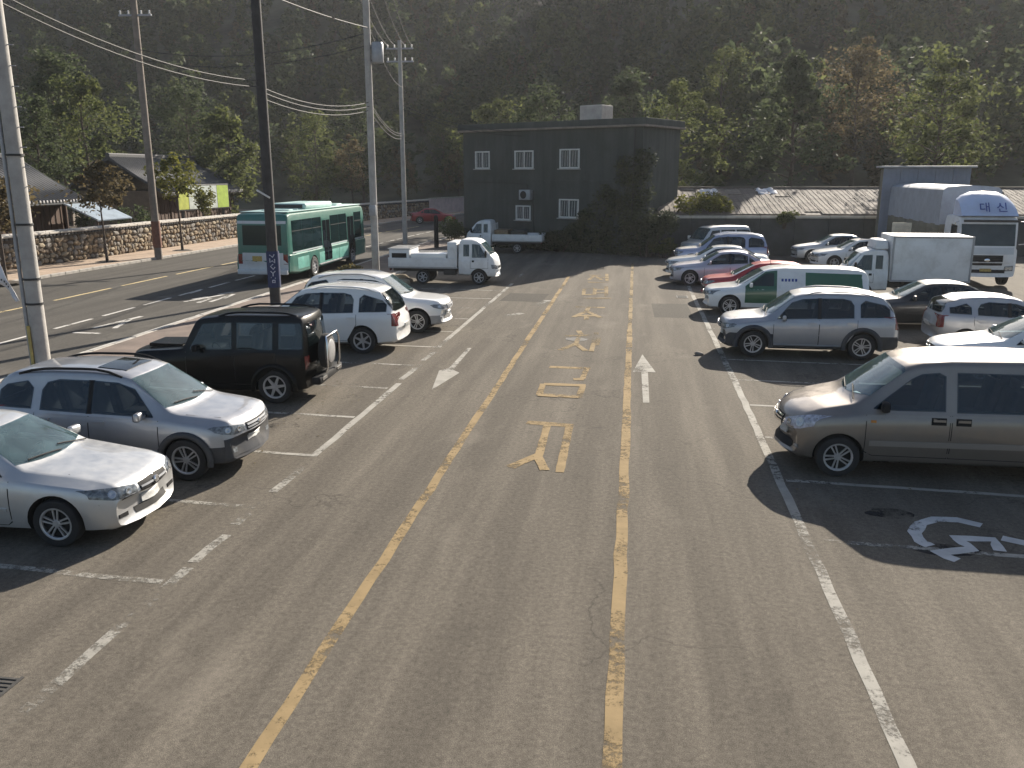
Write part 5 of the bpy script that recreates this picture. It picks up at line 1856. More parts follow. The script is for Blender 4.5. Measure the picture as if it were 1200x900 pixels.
# ---------- right row
sp = suv_spec(L=5.12, W=1.92, H=1.92, paint=M_TAUPE, wb=3.2, fo=.86, R=.335, hood=1.16, cowl=1.00, wt=1.80, rake=.16, belt0=1.08, wheelkey='van', wstyle=1, spokes=5, er=.86, k=.06)
sp['top'] = [(0, .72), (.025, .82), (.08, .92), (.22, 1.00), (.5, 1.09), (.9, 1.18), (1.0, 1.21), (1.80, 1.79), (2.05, 1.86), (2.5, 1.90), (3.6, 1.92), (4.7, 1.88), (4.90, 1.80), (5.02, 1.40), (5.07, 1.05), (5.10, .9), (5.12, .7)]
sp['bow'] = [(0, .36), (.5, .20), (1.0, .20), (1.8, .10), (2.6, 0), (4.6, -.02), (5.12, -.10)]
M_MOULDREFL = mat('moulding_reflection', (.30, .27, .245), .4, metal=.4)  # moulding lightened to paint a reflection along the flank
c = Car('minivan', 'large grey brown minivan parked nearest on the right, nose to the lane', 'van', sp, 2.46, 14.42, -1, -0.01, 'vehicles in the right row')
bz = lambda s: lin(c.S['belt'], s) - .012
c.windscreen(1.06, 1.78, .76, .66, bow=.22)
c.side_windows([([(1.34, 1.13), (1.7, 1.12), (2.40, 1.13)], [(1.34, 1.15), (1.90, 1.60), (2.05, 1.68), (2.30, 1.71), (2.40, 1.66)]),
                ([(2.56, 1.12), (3.80, 1.14)], [(2.56, 1.72), (3.80, 1.72)]),
                ([(3.92, 1.14), (4.86, 1.18)], [(3.92, 1.72), (4.70, 1.70), (4.86, 1.58)])])
c.door(1.24, 2.46, .40, bz, front_notch=(1.36, .46), handle=False)
c.door(2.50, 3.78, .40, bz, handle=False)
for p in 'RL':
    for s_ in (2.30, 2.66):
        hb = c.panel('handle', p, [(s_ - .11, .93), (s_ + .11, .93)], [(s_ - .11, 1.04), (s_ + .11, 1.04)], M_BLACK, off=.009, nu=4, nv=3)
        c.panel('handle_grip', p, [(s_ - .09, .985), (s_ + .09, .985)], [(s_ - .09, 1.02), (s_ + .09, 1.02)], M_TAUPE, hb, off=.04, nu=3, nv=1)
    c.strip('door_moulding', p, [(1.30, .60), (3.75, .63)], .085, M_MOULDREFL, off=.022)
    c.strip('slide_rail', p, [(3.82, .99), (4.80, 1.0)], .025, M_SEAL, off=.004)
    c.panel('side_indicator', p, [(1.30, .93), (1.38, .93)], [(1.30, .97), (1.38, .97)], M_AMBER, off=.01, nu=2, nv=1)
c.lamp('headlamp', 'F', [(.42, .72), (.62, .70), (.80, .74), (.90, .82)], [(.42, .82), (.62, .90), (.80, .98), (.90, 1.0)], M_LAMPB)
c.grille([(-.36, .70), (.36, .70)], [(-.40, .86), (.40, .86)], 3)
c.badge('F', 0, .79, .075)
c.panel('lower_grille', 'F', [(-.62, .36), (.62, .36)], [(-.58, .47), (.58, .47)], M_BLACK, off=.008)
c.sym('fog_lamp', 'F', [(.66, .40), (.80, .42)], [(.66, .47), (.80, .48)], M_LAMP, off=.012, nu=4, nv=2)
c.plate('F', .55)
c.mirror(1.50, 1.17, size=(.11, .18, .16), m=M_BLACK)
c.wipers(1.10)
for y, q in ((-.42, .2), (.02, -.1), (.34, .3)):
    b2 = MB(); b2.box((c.L / 2 - 1.34, y, 1.06), (.22, .28, .008), rz=q); b2.obj('dashboard_paper', mat('paper', (.70, .70, .68), .6), c.root)

sp = suv_spec(L=4.567, W=1.863, H=1.73, paint=M_SILVER2, wb=2.71, fo=.86, R=.37, hood=1.07, cowl=1.10, wt=1.86, rake=.40, belt0=1.03, clad=.65, wheelkey='suv_a', wstyle=1)
c = Car('silver_suv', 'silver SUV with grey lower cladding on the right, behind the grey brown minivan', 'car', sp, 2.32, 23.55, -1, -0.03, 'vehicles in the right row')
dress_suv(c, 1.10, 1.86, 2.48, 3.36, 4.22, rails=(2.1, 3.9, .62, None, .018, M_SILVER2))
c.arches(M_CLAD, .06)
for p in 'RL': c.strip('sill_step', p, [(1.32, .38), (3.05, .38)], .03, M_METALG, off=.03)

# liveried van, green and white
sp = suv_spec(L=5.5, W=1.82, H=1.64, paint=M_WHITE, wb=3.35, fo=.86, R=.33, hood=.97, cowl=1.05, wt=1.98, rake=.16, belt0=.97, wheelkey='van', wstyle=1, er=.87)
c = Car('liveried_van', 'white van with green doors and green side panel behind the silver SUV', 'van', sp, 2.42, 30.5, -1, -0.02, 'vehicles in the right row')
bz = lambda s: lin(c.S['belt'], s) - .012
c.windscreen(1.10, 1.92, .72, .62, bow=.16)
c.both('door_panel', [(1.35, .45), (2.38, .45)], [(1.35, 1.0), (2.0, 1.48), (2.38, 1.53)], M_GREENP, off=.007, nu=16, nv=16, thick=.004)
c.side_windows([([(1.50, 1.02), (2.28, 1.02)], [(1.50, 1.05), (1.95, 1.39), (2.05, 1.43), (2.28, 1.45)])], off=.012)
c.both('side_panel', [(2.42, .50), (3.27, .50)], [(2.42, 1.50), (3.27, 1.50)], M_WHITET, off=.007, nu=8, nv=14, thick=.004)
c.both('side_panel', [(3.30, .50), (5.34, .50)], [(3.30, 1.48), (5.34, 1.44)], M_GREENP, off=.007, nu=8, nv=14, thick=.004)
for p in 'RL':
    for i in range(5):
        s_ = 2.52 + i * .11
        c.panel('livery_mark', p, [(s_, 1.18), (s_ + .07, 1.18)], [(s_, 1.27), (s_ + .07, 1.27)], M_INKB, off=.010, nu=2, nv=1, thick=0)
c.lamp('headlamp', 'F', [(.40, .66), (.82, .70)], [(.40, .77), (.82, .84)])
c.grille([(-.36, .65), (.36, .65)], [(-.36, .76), (.36, .76)], 2)
c.plate('F', .52); c.plate('B', .75)
c.lamp('tail_lamp', 'B', [(.62, .80), (.76, .80)], [(.62, 1.08), (.76, 1.08)], M_TAIL, 0)
c.panel('rear_window', 'B', [(-.62, 1.06), (.62, 1.06)], [(-.56, 1.46), (.56, 1.46)], M_GLASS, nu=8, nv=5)
c.mirror(1.55, 1.03, size=(.11, .18, .15)); c.wipers(1.14)
h, n = c.hit('T', -.4, 2.30)
MB().tube([h, h + Vector((.05, 0, .22))], .008, 5).obj('aerial', M_BLACK, c.root)

# red hatchback
sp = suv_spec(L=4.1, W=1.72, H=1.50, paint=M_REDP, wb=2.5, fo=.82, R=.31, hood=.96, cowl=1.05, wt=1.88, rake=.40, belt0=.92, wheelkey='sedan')
c = Car('red_hatchback', 'red hatchback whose bonnet shows between the green liveried van and the lavender sedan', 'car', sp, 2.55, 33.5, -1, -0.02, 'vehicles in the right row')
dress_suv(c, 1.05, 1.88, 2.30, 3.10, 3.76, spoiler=False, headlow=.66, door_z=.30)

c = Car('lavender_sedan', 'lavender silver compact sedan, first of the far right cars in full side view', 'car', sedan_spec(L=4.55, W=1.78, H=1.48, paint=M_LAV, wb=2.65, fo=.86, R=.32), 1.55, 38.35, -1, -0.02, 'vehicles in the right row')
dress_sedan(c)
c = Car('white_sedan', 'white sedan just beyond the lavender silver compact sedan', 'car', sedan_spec(L=4.75, W=1.83, H=1.48, paint=M_WHITE, wb=2.75, fo=.92), 1.45, 41.1, -1, -0.02, 'vehicles in the right row')
dress_sedan(c)
sp = suv_spec(L=4.75, W=1.86, H=1.78, paint=M_SILVERSH, wb=2.82, fo=.86, R=.36, hood=1.06, cowl=1.20, wt=1.98, rake=.30, belt0=1.02, wheelkey='suv_b', spokes=6)
c = Car('silver_suv', 'silver SUV, bluish shade painted into its body, with roof rails beyond the white sedan in the far right row', 'car', sp, 2.0, 45.2, -1, 0.0, 'vehicles in the right row')
dress_suv(c, 1.20, 1.98, 2.62, 3.50, 4.40, rails=(2.2, 4.2, .62, None, .02, M_WHITE))
c.panel('bonnet', 'T', [(-.70, .10), (.70, .10)], [(-.72, 1.12), (.72, 1.12)], M_SILVER, off=.006, nu=8, nv=8, thick=.01)  # plain silver bonnet; the rest of the body carries the painted bluish shade

# small van facing the camera, far end
sp = suv_spec(L=4.2, W=1.72, H=1.86, paint=M_SILVER, wb=2.5, fo=.80, R=.31, hood=1.05, cowl=.62, wt=1.25, rake=.14, belt0=1.02, wheelkey='van', er=.88)
c = Car('small_van', 'small silver van farthest in the right row, turned towards the lane', 'van', sp, 2.75, 50.2, -1, 0.55, 'vehicles in the right row')
c.windscreen(.66, 1.24, .68, .60, bow=.10, material=M_GLASSW)
c.side_windows([([(.98, 1.06), (1.85, 1.06)], [(.98, 1.08), (1.35, 1.60), (1.85, 1.64)]), ([(1.95, 1.06), (2.90, 1.06)], [(1.95, 1.64), (2.90, 1.64)]), ([(3.0, 1.08), (3.95, 1.10)], [(3.0, 1.64), (3.85, 1.62), (3.95, 1.5)])])
c.lamp('headlamp', 'F', [(.46, .66), (.76, .68)], [(.46, .82), (.76, .86)])
c.grille([(-.36, .62), (.36, .62)], [(-.36, .76), (.36, .76)], 2)
c.plate('F', .48); c.mirror(.92, 1.14, size=(.10, .20, .20), m=M_WHITE); c.wipers(.70)
c.door(.90, 1.90, .36, lambda s: 1.0, handle=True)

# ---------- second row on the right
sp = sedan_spec(L=4.75, W=1.82, H=1.46, paint=M_BLACKS)
c = Car('black_sedan', 'black sedan facing the silver SUV, in front of the white box truck', 'car', sp, 6.80, 28.35, -1, -0.03, 'vehicles in the second right row')
dress_sedan(c)
sp = suv_spec(L=4.15, W=1.74, H=1.52, paint=M_SILVER2, wb=2.55, fo=.82, R=.31, hood=.98, cowl=1.08, wt=1.92, rake=.44, belt0=.95, wheelkey='sedan')
c = Car('silver_hatchback', 'blue silver hatchback with its rear to the silver SUV, before the black sedan', 'car', sp, 8.12 + 4.15, 24.9, 1, -0.03, 'vehicles in the second right row')
dress_suv(c, 1.08, 1.92, 2.30, 3.12, 3.80, tail='low', spoiler=False, headlow=.66, door_z=.30)
c = Car('white_sedan', 'white sedan at the right edge, showing its bonnet above the grey brown minivan roof', 'car', sedan_spec(L=4.75, W=1.83, H=1.47, paint=M_WHITE), 7.1, 21.35, -1, -0.03, 'vehicles in the second right row')
dress_sedan(c)
for i, (xn, yc, pm, lab) in enumerate(((9.0, 46.2, M_WHITE, 'white sedan behind the box truck, its windscreen and roof just showing left of the cab'), (8.6, 49.6, M_SILVER, 'silver sedan farther behind the box truck, standing by the dark retaining wall'))):
    c = Car('%s_sedan' % ('white' if i == 0 else 'silver'), lab, 'car', sedan_spec(L=4.6, W=1.78, H=1.48, paint=pm), xn, yc, -1, 0.1 - .05 * i, 'cars behind the box truck')
    dress_sedan(c)


for c in CARS: c.finalize()
CARS.clear()


# ---------- small lorries (cab over) used for three trucks
def cab_truck(name, label, nose, yc, heading, yaw=0.0, paint=M_WHITET, L=4.85, group=None, cab_h=1.95):
    hw = .86
    T = [(0, .62), (.02, .85), (.06, 1.05), (.14, 1.20), (.22, 1.27), (.70, cab_h - .17), (.86, cab_h - .06), (1.1, cab_h), (1.55, cab_h), (1.66, cab_h - .04), (1.70, cab_h - .25)]
    S = dict(top=T, bot=[(0, .36), (.1, .34), (1.7, .42)], belt=[(0, .6), (.2, 1.05), (.4, 1.14), (1.7, 1.14)],
             w=[(0, hw * .86), (.08, hw * .94), (.3, hw * .99), (1.7, hw)], wr=[(0, hw * .8), (.25, hw * .86), (.8, hw * .84), (1.7, hw * .85)],
             bow=[(0, .20), (.5, .10), (1.2, 0), (1.7, 0)], hw=hw, wheels=(.82,), R=.32, paint=paint, wheelkey='truck', spokes=6, ww=.19, arch=1.18, er=.88, k=.04, rimc=M_METALG, cab=(.36, 1.62, .80), front_seat=1.0)
    c = Car(name, label, 'truck', S, nose, yc, heading, yaw, group)
    # the root sits at the middle of the cab; move nothing, the chassis reaches back from it
    c.windscreen(.27, .72, .70, .66, bow=.07)
    c.side_windows([([(.48, 1.17), (1.12, 1.17)], [(.48, 1.20), (.80, cab_h - .22), (1.12, cab_h - .20)]), ([(1.24, 1.22), (1.50, 1.22)], [(1.24, cab_h - .22), (1.50, cab_h - .22)])])
    c.door(.42, 1.18, .72, lambda s: 1.12, handle=False)
    for p in 'RL':
        c.panel('handle', p, [(1.02, .98), (1.12, .98)], [(1.02, 1.06), (1.12, 1.06)], M_BLACK, off=.012, nu=2, nv=2)
    c.lamp('headlamp', 'F', [(.42, .66), (.80, .70)], [(.42, .82), (.80, .88)])
    c.grille([(-.36, .70), (.36, .70)], [(-.36, .80), (.36, .80)], 1)
    c.panel('bumper', 'F', [(-.80, .40), (.80, .40)], [(-.80, .58), (.80, .58)], paint, off=.03, nu=10, nv=3)
    c.plate('F', .50)
    c.mirror(.52, 1.32, size=(.08, .16, .26), m=M_BLACK)
    c.wipers(.30)
    x0 = .85 - 1.70     # back of the cab
    xe = .85 - L        # tail
    b = MB()
    for sg in (-1, 1): b.box(((x0 + xe) / 2 + .2, sg * .36, .58), (L - 1.5, .07, .14))
    for t in range(5): b.box((x0 - .2 - t * (L - 2.2) / 4, 0, .58), (.06, .72, .10))
    b.box((x0 - .45, -.52, .52), (.55, .30, .26), bevel=.03)
    b.obj('chassis', M_DARKM, c.root)
    for sg in (-1, 1):
        add_wheel(c.root, .85 - .82 - 2.50, sg * (.86 - .14), .31, 'truck_r', .24, 6, M_METALG)
    b = MB()
    for sg in (-1, 1): b.box((xe + .06, sg * .66, .62), (.04, .26, .11), bevel=.01)
    b.obj('tail_lamp', M_TAIL, c.root)
    return c, x0 - .06, xe


def drop_side_bed(c, x0, xe, paint, zf=.72, h=.38, hw=.87):
    b = MB(); b.box(((x0 + xe) / 2, 0, zf), (x0 - xe, hw * 2, .07)); b.obj('bed_floor', M_METALG, c.root)
    for sg in (-1, 1):
        b = MB(); b.box(((x0 + xe) / 2, sg * hw, zf + h / 2 + .03), (x0 - xe - .02, .035, h), bevel=.008)
        for k in range(6): b.box((x0 - .12 - k * (x0 - xe - .24) / 5, sg * (hw + .02), zf + h / 2 + .03), (.035, .02, h * .9))
        b.box(((x0 + xe) / 2, sg * (hw + .018), zf + h * .98), (x0 - xe - .02, .02, .04))
        b.obj('side_board', paint, c.root, 40)
    b = MB(); b.box((xe + .02, 0, zf + h / 2 + .03), (.035, hw * 2 - .05, h), bevel=.008); b.obj('tailgate', paint, c.root, 40)
    b = MB()
    for k in range(5): b.tube([(x0 - .03, -hw + k * hw / 2, zf), (x0 - .03, -hw + k * hw / 2, zf + 1.0)], .02, 6)
    for z in (.6, 1.0): b.tube([(x0 - .03, -hw, zf + z), (x0 - .03, hw, zf + z)], .02, 6)
    b.obj('headboard', paint, c.root)


# white service truck, left row
c, x0, xe = cab_truck('service_truck', 'white service truck with covered tool bed at the far end of the left row', -5.85, 37.35, 1, 0.0, group='trucks by the dark building')
drop_side_bed(c, x0, xe, M_WHITET)
b = MB(); b.box((x0 - .25, 0, 1.30), (.42, 1.50, 1.05), bevel=.05); b.obj('tool_cabinet', M_WHITET, c.root, 40)
b = MB(); b.box((x0 - 1.30, 0, 1.16), (1.60, 1.62, .34), bevel=.06); b.obj('tool_bed_cover', M_WHITE, c.root, 40)
b = MB(); b.box((xe + .50, 0, 1.18), (.92, 1.66, .66), bevel=.05); o = b.obj('machine_box', M_WHITET, c.root, 40)
b = MB(); b.box((xe + .50, -.835, 1.22), (.66, .02, .22), bevel=.006); b.obj('vent', M_BLACK, o)
b = MB(); b.box((xe + .50, 0, 1.525), (1.0, 1.72, .03), bevel=.01); b.obj('machine_lid', M_WHITE, o)

# flatbed truck parked against the dark building, cab towards the road
c, x0, xe = cab_truck('flatbed_truck', 'pale flatbed truck beside the dark building, cab towards the road', -10.35, 52.6, -1, -0.04, M_WHITET, group='trucks by the dark building')
drop_side_bed(c, x0, xe, M_WHITET)
# its load: separate crates on the bed
Xw = c.root.matrix_world
def on_bed(root, x, y, z):
    r = root.rotation_euler.z
    return (root.location.x + x * math.cos(r) - y * math.sin(r), root.location.y + x * math.sin(r) + y * math.cos(r), root.location.z + z)
M_CRATE = mat('crate_wood', (0.20, 0.145, 0.09), 0.85, var=0.3, vscale=6)
for i, (x, w, hgt, mm, lab) in enumerate(((x0 - .55, .85, .62, M_CRATE, 'brown wooden crate on the flatbed truck next to its cab'), (x0 - 1.55, .80, .58, mat('dark_tarp', (.05, .05, .045), .8, var=.3, vscale=4), 'dark covered crate in the middle of the flatbed truck bed'))):
    t = thing('crate', lab, 'crate', on_bed(c.root, x, 0, .756), c.root.rotation_euler.z, 'crates on the flatbed truck')
    b = MB(); b.box((0, 0, hgt / 2), (w, 1.4, hgt), bevel=.02); o = b.obj('box', mm, t)
    b = MB()
    for k in range(4): b.box((0, -.706, hgt * (k + .5) / 4), (w * .98, .02, hgt / 4 - .03))
    b.obj('slat_face', mm, t)

# white box truck, right
c, x0, xe = cab_truck('box_truck', 'white box truck with plain cargo body behind the black sedan', 7.75, 34.6, -1, -0.02, M_WHITET, L=4.55, group='trucks at the right end')
zb, zt_ = .78, 2.46
b = MB(); b.box(((x0 + xe) / 2, 0, (zb + zt_) / 2), (x0 - xe, 1.86, zt_ - zb), bevel=.02); bx = b.obj('cargo_box', M_WHITET, c.root, 40)
for sg in (-1, 1):
    for z in (zb + .03, zt_ - .03):
        b = MB(); b.box(((x0 + xe) / 2, sg * .935, z), (x0 - xe + .02, .03, .07), bevel=.005); b.obj('edge_trim', M_METALG, bx)
    for x in (x0 - .02, xe + .02):
        b = MB(); b.box((x, sg * .935, (zb + zt_) / 2), (.07, .032, zt_ - zb + .01), bevel=.005); b.obj('edge_trim', M_METALG, bx)
b = MB(); b.box((xe + .62, -.70, .58), (.5, .04, .25)); b.obj('side_guard', M_METALG, c.root)
b = MB(); b.box((x0 + .32, 0, 2.12), (.50, 1.40, .34), bevel=.06, taper=.8); b.obj('roof_unit', M_WHITET, c.root, 40)

# ---------- city bus
M_BUSGL = mat('bus_dark_glass', (0.008, 0.020, 0.022), 0.06, ior=1.28)
def city_bus():
    L, W, H = 11.0, 2.5, 3.05
    t = thing('city_bus', 'teal and grey city bus standing on the road, rear towards the camera', 'bus', (-16.05, 35.5 + L / 2, 0.012), PI / 2)
    hw = W / 2
    T = [(0, 1.0), (.03, 1.6), (.08, 2.3), (.20, 2.85), (.40, 3.0), (.8, H), (L - .5, H), (L - .18, H - .06), (L - .07, H - .30), (L - .03, 1.6), (L, 1.0)]
    S = dict(top=T, bot=[(0, .36), (L - 1.2, .32), (L - .05, .46), (L, .50)], belt=[(0, .9), (.1, 1.25), (L - .1, 1.25), (L, .95)], w=[(0, hw * .95), (.1, hw * .985), (.4, hw), (L - .3, hw), (L, hw * .965)],
             wr=[(0, hw * .9), (.3, hw * .955), (L - .3, hw * .955), (L, hw * .93)], bow=[(0, .14), (1, .02), (2, 0), (L - 1, 0), (L, -.07)], hw=hw, wheels=(2.6, 8.1), R=.47, arch=1.13, paint=M_BUSG,
             wheelkey='bus', spokes=8, ww=.28, er=.93, k=.05, rimc=M_METALG, tuck=.3, clad=1.16, cladm=M_BUSG)
    c = Car.__new__(Car); c.S = S; c.L = L; c.root = t; c.build_body()
    for p in 'RL':
        n = 8
        x = .75
        for k in range(n):
            w = (L - 1.3) / n
            if p == 'R' and k in (1, 4):     # doors on the kerb side
                d = c.panel('door', p, [(x + .04, .40), (x + w - .04, .40)], [(x + .04, 2.62), (x + w - .04, 2.62)], M_BUSG, off=.012, nu=4, nv=4, thick=.012)
                for q in (0, 1):
                    xx = x + .09 + q * (w - .16) / 2
                    c.panel('door_glass', p, [(xx, .62), (xx + (w - .26) / 2, .62)], [(xx, 2.52), (xx + (w - .26) / 2, 2.52)], M_GLASS, d, off=.018, nu=2, nv=4)
            else:
                f = c.panel('side_window', p, [(x + .02, 1.36), (x + w - .02, 1.36)], [(x + .02, 2.70), (x + w - .02, 2.70)], M_BUSGL, off=.008, nu=4, nv=4)
                c.strip('window_bar', p, [(x + .03, 2.24), (x + w - .03, 2.24)], .03, M_BLACK, parent=f, off=.014)
            x += w
        c.strip('side_rail', p, [(.5, 1.31), (L - .5, 1.31)], .05, M_BUSGR, off=.016)
        c.strip('rub_strip', p, [(3.3, .50), (7.4, .50)], .05, M_METALG, off=.03)
        # pale ghosted panels along the flank
        for s0, s1 in ((3.25, 4.6), (4.65, 6.0), (6.05, 7.4), (8.75, 10.1)):
            c.panel('side_panel', p, [(s0, .56), (s1, .56)], [(s0, 1.28), (s1, 1.28)], M_BUST, off=.007, nu=4, nv=3, thick=.006)
    c.panel('rear_window', 'B', [(-.92, 1.66), (.92, 1.66)], [(-.88, 2.52), (.88, 2.52)], M_BUSGL, off=.008, nu=8, nv=5)
    c.panel('rear_panel', 'B', [(-1.14, .56), (1.14, .56)], [(-1.14, 1.34), (1.14, 1.34)], M_BUSGR, off=.008, nu=8, nv=5, thick=.006)
    c.panel('rear_upper_band', 'B', [(-1.12, 2.58), (1.12, 2.58)], [(-1.10, 2.70), (1.10, 2.70)], M_BUSGR, off=.03, nu=8, nv=2)
    c.panel('number_plate', 'B', [(.02, .98), (.46, .98)], [(.02, 1.20), (.46, 1.20)], mat('number_plate_yellow', (.36, .26, .07), .6, var=.4, vscale=20), off=.022, nu=2, nv=2, thick=0)
    c.lamp('tail_lamp', 'B', [(.94, .78), (1.13, .78)], [(.94, 1.28), (1.13, 1.28)], M_TAIL, 0)
    b = MB(); b.box((-L / 2 - .05, 0, .52), (.14, 2.30, .22), bevel=.04); b.obj('rear_bumper', M_BUSGR, t, 40)
    for p in 'F':
        c.panel('windscreen', 'F', [(-1.12, 1.25), (1.12, 1.25)], [(-1.08, 2.55), (1.08, 2.55)], M_GLASSW, off=.008, nu=10, nv=6)
        c.panel('destination_sign', 'F', [(-.9, 2.62), (.9, 2.62)], [(-.9, 2.84), (.9, 2.84)], M_BLACK, off=.01)
        c.lamp('headlamp', 'F', [(.7, .62), (1.05, .62)], [(.7, .84), (1.05, .84)])
    b = MB(); b.box((0, 0, H + .015), (L - .9, 2.16, .03), bevel=.01); b.obj('roof_skin', M_BUSR, t, 40)
    b = MB(); b.box((-.6, 0, H + .16), (3.6, 1.75, .28), bevel=.10, seg=3); o = b.obj('roof_unit', M_BUSR, t, 40)
    b = MB(); b.box((-2.41, 0, H + .17), (.03, 1.45, .16)); b.obj('roof_unit_grille', M_DARKM, o)
    b = MB(); b.box((3.6, 0, H + .06), (.8, .8, .08), bevel=.03); b.obj('roof_hatch', M_BUSR, t, 40)
    for s in (-2.6, -3.6, 2.6):
        b = MB(); b.box((s, 0, H + .045), (.5, 1.3, .05), bevel=.02); b.obj('roof_rib', M_BUSR, t, 40)
    return c
M_BUST = mat('bus_flank_light_teal', (0.10, 0.33, 0.28), 0.4, coat=0.3, var=0.35, vscale=1.6, dirt=0.2)
city_bus()


# ---------- big lorry facing the camera at the right edge
def big_truck():
    W, L, H = 2.45, 2.3, 2.75
    hw = W / 2
    cxw, front = 14.60, 38.2
    rz = -PI / 2 - 0.045
    t = thing('lorry', 'large white lorry with blue lettered wind deflector and grey tarpaulin body at the right end', 'truck', (cxw, front + L / 2, 0.0), rz, 'trucks at the right end')
    T = [(0, 1.1), (.02, 1.5), (.10, 1.85), (.22, 2.4), (.34, 2.86), (.5, 2.98), (.9, 3.02), (L - .1, 3.0), (L, 2.8)]
    S = dict(top=T, bot=[(0, .50), (L, .62)], belt=[(0, 1.0), (.2, 1.70), (L, 1.72)], w=[(0, hw * .93), (.12, hw * .98), (.3, hw), (L, hw)], wr=[(0, hw * .9), (.4, hw * .94), (L, hw * .94)],
             bow=[(0, .14), (.6, .04), (1.2, 0), (L, 0)], hw=hw, wheels=(1.35,), R=.50, arch=1.14, paint=M_WHITET, wheelkey='bus', ww=.30, spokes=8, er=.92, k=.04, rimc=M_METALG, tuck=.4)
    c = Car.__new__(Car); c.S = S; c.L = L; c.root = t; c.build_body()
    c.panel('windscreen', 'F', [(-1.10, 1.78), (1.10, 1.78)], [(-1.04, 2.66), (1.04, 2.66)], mat('lorry_glass', (.03, .04, .04), .08, ior=1.5, var=.3, vscale=2), off=.008, nu=10, nv=6)
    c.grille([(-.62, .98), (.62, .98)], [(-.66, 1.40), (.66, 1.40)], 4, slatm=M_DARKM)
    c.badge('F', 0, 1.20, .11)
    c.panel('upper_panel', 'F', [(-1.02, 1.44), (1.02, 1.44)], [(-1.02, 1.72), (1.02, 1.72)], M_BUSGR, off=.012, nu=8, nv=3)
    c.panel('lower_grille', 'F', [(-.76, .66), (.76, .66)], [(-.76, .80), (.76, .80)], M_BLACK, off=.012)
    c.lamp('headlamp', 'F', [(.72, .74), (1.06, .76)], [(.72, .94), (1.06, .98)])
    c.panel('number_plate', 'F', [(-.22, .72), (.22, .72)], [(-.22, .84), (.22, .84)], MATS['number_plate_yellow'], off=.03, nu=2, nv=2, thick=0)
    c.side_windows([([(.5, 1.80), (1.35, 1.80)], [(.5, 2.0), (.7, 2.6), (1.35, 2.62)])])
    c.door(.40, 1.5, .95, lambda s: 1.70)
    for sg in (-1, 1):
        b = MB()
        b.tube([(L / 2 - .25, sg * 1.18, 2.78), (L / 2 + .05, sg * 1.42, 2.74), (L / 2 + .05, sg * 1.42, 1.90), (L / 2 - .25, sg * 1.22, 1.84)], .022, 6)
        a = b.obj('mirror_arm', M_CHROME, t)
        b = MB(); b.box((L / 2 + .05, sg * 1.44, 2.42), (.10, .24, .42), bevel=.04); b.box((L / 2 + .05, sg * 1.44, 2.05), (.09, .22, .20), bevel=.03); b.obj('mirror', M_BLACK, a, 40)
    # sun visor and deflector above the windscreen
    b = MB(); b.box((L / 2 - .10, 0, 2.80), (.10, 2.1, .10), bevel=.02); b.obj('sun_visor', M_DARKM, t, 40)
    bm = bmesh.new()
    rings = []
    for i in range(9):
        f = i / 8
        x = L / 2 - .30 - 1.35 * f
        z = 3.0 + .98 * math.sin(f * PI / 2) ** .85
        wv = 1.12 - .06 * f
        ring = [bm.verts.new((x, -wv, 2.98))] + [bm.verts.new((x + .05 * (1 - abs(k)) , wv * k * .97, 2.99 + (z - 2.99) * (1 - abs(k) ** 4 * .35))) for k in (-1, -.85, -.5, 0, .5, .85, 1)] + [bm.verts.new((x, wv, 2.98))]
        rings.append(ring)
    for a, bb in zip(rings, rings[1:]):
        for k in range(8): bm.faces.new((a[k], a[k + 1], bb[k + 1], bb[k]))
    bm.faces.new(rings[-1]); bm.faces.new([r[0] for r in rings] + [r[-1] for r in rings][::-1])
    dmat = mat('deflector_pale_blue', (.42, .50, .68), .4, coat=.4, dirt=.2)
    dfl = from_bm('wind_deflector', bm, dmat, t, 40)
    # lettering on the deflector face
    for i, ch in enumerate('대신'):
        cu = bpy.data.curves.new('letter', 'FONT'); cu.body = ch; cu.size = .50; cu.extrude = .01; cu.align_x = 'CENTER'
        o = bpy.data.objects.new('tmp_letter', cu); COL.objects.link(o)
        me = bpy.data.meshes.new_from_object(o.evaluated_get(bpy.context.evaluated_depsgraph_get()))
        bpy.data.objects.remove(o)
        me.materials.clear()
        o = mesh_obj('letter', me, M_INKB, dfl)
        # stands on the sloping face, reads from the front
        n = Vector((.80, 0, .60)).normalized(); r = Vector((0, 1, 0)); u = n.cross(r)
        M3 = Matrix((r, u, n)).transposed().to_4x4()
        o.matrix_local = Matrix.Translation((L / 2 - .30 + .02, -.22 + i * .66, 3.20)) @ M3
    # body behind the cab
    b = MB()
    for sg in (-1, 1): b.box((-6.3, sg * .42, .86), (12.0, .10, .24))
    b.obj('chassis', M_DARKM, t)
    x0, x1 = -1.75, -11.4
    b = MB(); b.box(((x0 + x1) / 2, 0, 1.18), (x0 - x1, 2.40, .14)); b.obj('bed_floor', M_DARKM, t)
    for sg in (-1, 1):
        for k in range(5):
            w = (x0 - x1) / 5
            b = MB(); b.box((x0 - w * (k + .5), sg * 1.21, 1.87), (w - .03, .05, 1.26), bevel=.008)
            for z in (1.45, 1.85, 2.25): b.box((x0 - w * (k + .5), sg * 1.235, z), (w - .05, .02, .05))
            b.obj('side_board', M_SHEDLO, t, 40)
    b = MB(); b.box((x1, 0, 1.87), (.05, 2.4, 1.26)); b.box((x0, 0, 1.87), (.05, 2.4, 1.26)); b.obj('end_board', M_SHEDLO, t)
    # tarpaulin over hoops, slightly sagging between them
    bm = bmesh.new()
    rings = []
    nT = 40
